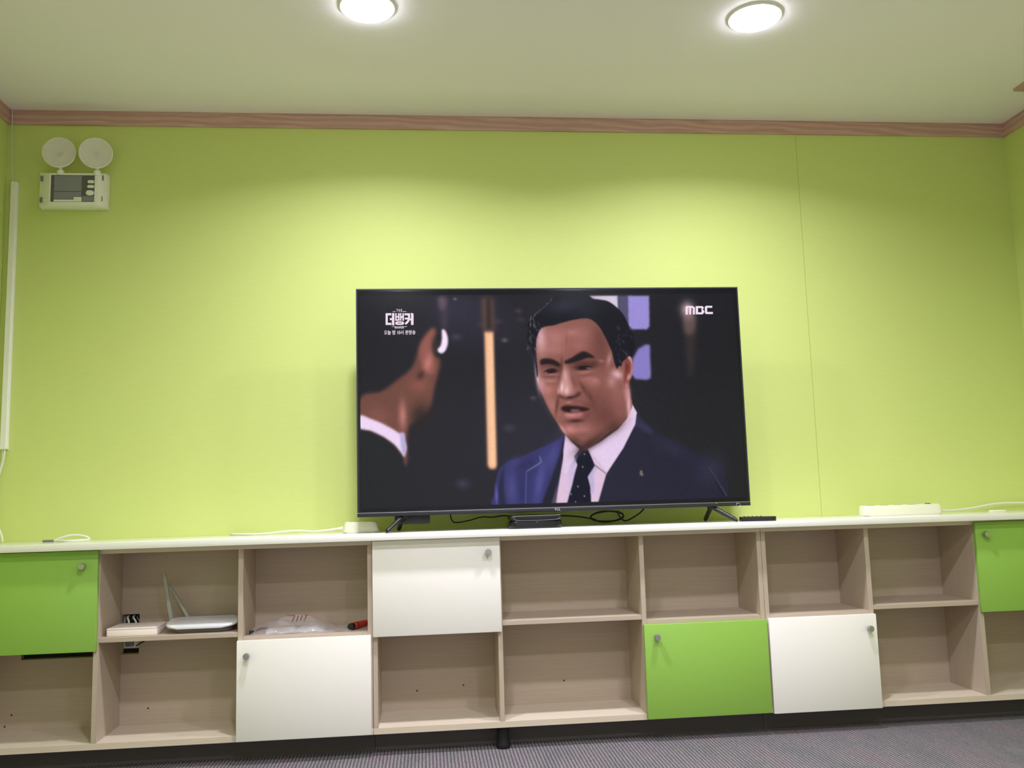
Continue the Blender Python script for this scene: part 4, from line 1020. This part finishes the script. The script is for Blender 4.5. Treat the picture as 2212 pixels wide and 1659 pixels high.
for a, b in (((1.2370, .0520), (1.2640, .0520)), ((1.2640, .0520), (1.2540, .0290)), ((1.2760, .0510), (1.2700, .0300)), ((1.2910, .0510), (1.2830, .0330)), ((1.3060, .0505), (1.2960, .0300)), ((1.3000, .0510), (1.3120, .0510))):
    stroke((a[0], yq, zb+a[1]), (b[0], yq, zb+b[1]), .0036)
link('printed_mark', bm_mesh(bm), mr, pb)
bm = bmesh.new()
for k in range(14):
    u0, u1 = k/14, (k+1)/14
    z = lambda u: zb+.036+.0165*math.sin(PI*u)**.6+.001*math.sin(17*u)
    bm.faces.new([bm.verts.new(v) for v in ((1.205+.13*u0, -.1265, zb+.018), (1.205+.13*u1, -.1265, zb+.018), (1.205+.13*u1, -.1250, z(u1)), (1.205+.13*u0, -.1250, z(u0)))])
bmesh.ops.remove_doubles(bm, verts=bm.verts, dist=.0001)
link('bag_flap', bm_mesh(bm), M['film'], pb)
bm = bmesh.new(); add_prism(bm, rrect(1.1165, 1.1320, -.205, -.190, .004), 'z', zb+.0004, zb+.014, .002)
tag(link('rubber_stopper', bm_mesh(bm), mat('dark_brown_rubber', (52, 42, 38), .6), None, smooth=True), 'small dark rubber stopper on the shelf at the left end of the clear plastic bag', 'stopper')

tl = thing('hand_tool', (1.498, -.165, zb), 'red tube with a black end lying right of the clear plastic bag', 'tool')
A = Vector((1.4740, -.188, zb+.0130)); B = Vector((1.5170, -.110, zb+.0130)); D = (B-A).normalized()
lathe('grip', [(.0098, 0), (.0118, .004), (.0118, .05), (.0105, (B-A).length)], A, D, M['red'], tl, 20)
lathe('tip', [(.0075, -.016), (.0115, -.014), (.0122, -.002), (.0122, .003)], A, D, M['blackp'], tl, 20)
lathe('end_ring', [(.0122, .020), (.0124, .0205), (.0124, .024), (.0122, .0245)], A, D, M['blackp'], tl, 20)

# ------------------------------------------------------------------ left corner: cable duct, wires
rw = thing('cable_raceway', (.185, -.012, 1.108), 'white vertical cable raceway in the left corner of the back wall', 'raceway')
prism('cover', [(.1735, -.0005), (.1735, -.017), (.1765, -.021), (.1945, -.021), (.1975, -.017), (.1975, -.0005)], 'z', 1.108, 2.1318, M['whitep'], rw)
prism('joint_edge', [(.1725, -.0005), (.1725, -.0215), (.1985, -.0215), (.1985, -.0005)], 'z', 1.104, 1.1115, M['whitep'], rw, smooth=False)
tag(tube('thin_wire', [(.1760, -.006, 2.132), (.1720, -.012, 2.22), (.1690, -.0135, 2.32), (.1660, -.0135, 2.424)], .0014, M['cord'], sides=6), 'thin white wire rising from the cable raceway to the ceiling', 'wire')
tag(tube('white_cable', [(.1890, -.010, 1.1040), (.1850, -.012, 1.06), (.1720, -.014, 1.00), (.1640, -.016, .93), (.1680, -.020, .87), (.1850, -.028, .822), (.2020, -.034, .784), (.2045, -.036, .7655)], .0036, M['cord']), 'white cable hanging from the raceway down to the worktop', 'cable')
tag(tube('white_cable', [(.1820, -.010, 1.1040), (.1790, -.012, 1.05), (.1640, -.014, .99), (.1580, -.013, .92), (.1590, -.013, .85), (.1600, -.013, .7655)], .0022, M['cord']), 'thinner white cable close to the left wall below the raceway', 'cable')

# ------------------------------------------------------------------ twin head emergency light
el = thing('emergency_light', (.410, 0, 2.036), 'white twin head emergency light mounted high on the green wall', 'emergency light')
bm = bmesh.new()
def hull_box(f, bk, yf, yb):
    (fx0, fx1, fz0, fz1), (bx0, bx1, bz0, bz1) = f, bk
    a = [bm.verts.new((x, yf, z)) for x, z in ((fx0, fz0), (fx1, fz0), (fx1, fz1), (fx0, fz1))]
    b = [bm.verts.new((x, yb, z)) for x, z in ((bx0, bz0), (bx1, bz0), (bx1, bz1), (bx0, bz1))]
    bm.faces.new(a); bm.faces.new(list(reversed(b)))
    for k in range(4): bm.faces.new((a[k], b[k], b[(k+1) % 4], a[(k+1) % 4]))
hull_box((.3335, .5120, 2.0260, 2.1520), (.2900, .5300, 2.0220, 2.1560), -.062, -.038)
hull_box((.2880, .5330, 2.0270, 2.1610), (.2850, .5360, 2.0240, 2.1640), -.0378, -.0004)
bmesh.ops.bevel(bm, geom=list(bm.edges), offset=.003, segments=2, affect='EDGES', profile=.5)
case = link('case', bm_mesh(bm), M['whitep'], el, smooth=True)
lab = box('label_panel', .3400, .4990, -.0632, -.0618, 2.0380, 2.1430, M['labeld'], el)
box('display_field', .3520, .4520, -.0640, -.0633, 2.0795, 2.1400, M['label'], lab)
box('display_field', .3520, .4520, -.0640, -.0633, 2.0480, 2.0765, M['label'], lab)
box('label_strip', .3520, .4540, -.0640, -.0633, 2.0385, 2.0460, M['whitep'], lab)
box('label_strip', .4250, .4540, -.0641, -.0633, 2.0462, 2.0560, M['whitep'], lab)
box('display_field', .4570, .4980, -.0640, -.0633, 2.0400, 2.0600, M['label'], lab)
for z0, z1, x0 in ((2.1105, 2.1225, .4745), (2.0920, 2.1030, .4735), (2.0625, 2.0825, .4690)):
    prism('button', rrect(x0, .4985, z0, z1, (z1-z0)*.48, 5), 'y', -.0668, -.0634, M['whitep'], lab, .001)
for x, z in ((.299, 2.135), (.299, 2.050), (.522, 2.138), (.520, 2.055)):
    box('vent_slot', x-.004, x+.004, -.0495, -.0388, z-.010, z+.010, M['greyp'], el)
def lamp_head(cx, cz, nx, nz):
    ax = Vector((nx, -1, nz)).normalized(); c = Vector((cx, -.070, cz))
    hd = lathe('lamp_head', [(.012, -.030), (.030, -.024), (.050, -.012), (.0595, -.002), (.0605, .004), (.0580, .0055), (.0560, .002), (.030, -.010), (.010, -.013), (0, -.013)], c, ax, M['reflector'], el, 40)
    lathe('lens', [(.0578, .0040), (.040, .0065), (.020, .0078), (0, .0082)], c, ax, M['lens'], hd, 40)
    lathe('bulb', [(.006, -.012), (.006, -.004), (.004, 0), (0, .001)], c, ax, M['steel'], hd, 14)
    lathe('neck', [(.0065, 0), (.0065, .012), (.0125, .016), (.0135, .028), (.0135, .034)], (cx+.001, -.055, cz-.050), (0, .05, -1), M['whitep'], el, 20)
    return hd
lamp_head(.3690, 2.2290, .10, .02)
lamp_head(.5035, 2.2280, .22, -.04)

# ------------------------------------------------------------------ ceiling downlights
def downlight(x, y, label):
    d = thing('downlight', (x, y, ZC), label, 'ceiling light', 'round ceiling downlights')
    lathe('rim', [(.084, -.001), (.084, .0075), (.0850, .0080), (.0868, .0060), (.0872, 0)], (x, y, ZC-.0001), (0, 0, -1), M['whitep'], d, 40)
    lathe('diffuser', [(.0835, 0), (.0835, .0090), (.077, .0150), (.058, .0185), (.030, .0200), (0, .0205)], (x, y, ZC-.0001), (0, 0, -1), M['lamp'], d, 40)
    l = bpy.data.lights.new('lamp_glow', 'AREA'); l.shape = 'DISK'; l.size = .14; l.energy = 17.4; l.color = (.99, .97, 1.09)
    l.spread = math.radians(149)
    lo = bpy.data.objects.new('lamp_glow', l); COL.objects.link(lo); lo.parent = d; lo.location = (0, 0, -.0215)
    return d
def copy_light(src, x, y, label):
    c = src.copy(); COL.objects.link(c); c.location = (x, y, ZC); c['label'] = label
    for ch in src.children:
        k = ch.copy(); COL.objects.link(k); k.parent = c
    return c
d0 = downlight(1.583, -.815, 'glowing round ceiling downlight above the left end of the television')
copy_light(d0, 2.846, -.815, 'glowing round ceiling downlight above the right end of the television')
for x in (1.583, 2.846):
    for y in (-.815, -2.07, -3.33):
        if y == -.815 and x > 1: continue
        copy_light(d0, x, y, 'round ceiling downlight outside the frame of the photo')

# ------------------------------------------------------------------ camera, world, view
cam = bpy.data.cameras.new('camera'); co = bpy.data.objects.new('camera', cam); COL.objects.link(co)
yaw, pitch, roll, fpx = .1005, .1216, -.0282, 1910.182
F = Vector((math.sin(yaw)*math.cos(pitch), math.cos(yaw)*math.cos(pitch), math.sin(pitch)))
R = Vector((math.cos(yaw), -math.sin(yaw), 0)); U = R.cross(F)
R2 = R*math.cos(roll)+U*math.sin(roll); U2 = -R*math.sin(roll)+U*math.cos(roll)
mw = Matrix.Identity(4)
for i in range(3):
    mw[i][0] = R2[i]; mw[i][1] = U2[i]; mw[i][2] = -F[i]
mw.translation = Vector((1.7401, -3.4668, .9582-.0648))
co.matrix_world = mw
cam.sensor_width = 36; cam.sensor_fit = 'HORIZONTAL'; cam.lens = fpx/2212*36; cam.clip_start = .05; cam.clip_end = 50
S.camera = co

w = bpy.data.worlds.new('room_world'); S.world = w; w.use_nodes = True
w.node_tree.nodes['Background'].inputs['Color'].default_value = (.6, .62, .65, 1)
w.node_tree.nodes['Background'].inputs['Strength'].default_value = .05

S.view_settings.view_transform = 'Standard'
try: S.view_settings.look = 'None'
except Exception: pass
S.view_settings.exposure = EXPO; S.view_settings.gamma = 1; S.view_settings.use_curve_mapping = False
S.cycles.max_bounces = 12; S.cycles.diffuse_bounces = 8; S.cycles.glossy_bounces = 4; S.cycles.transparent_max_bounces = 12
S.cycles.caustics_reflective = False; S.cycles.caustics_refractive = False
S.cycles.use_denoising = True
S.cycles.sample_clamp_indirect = 8
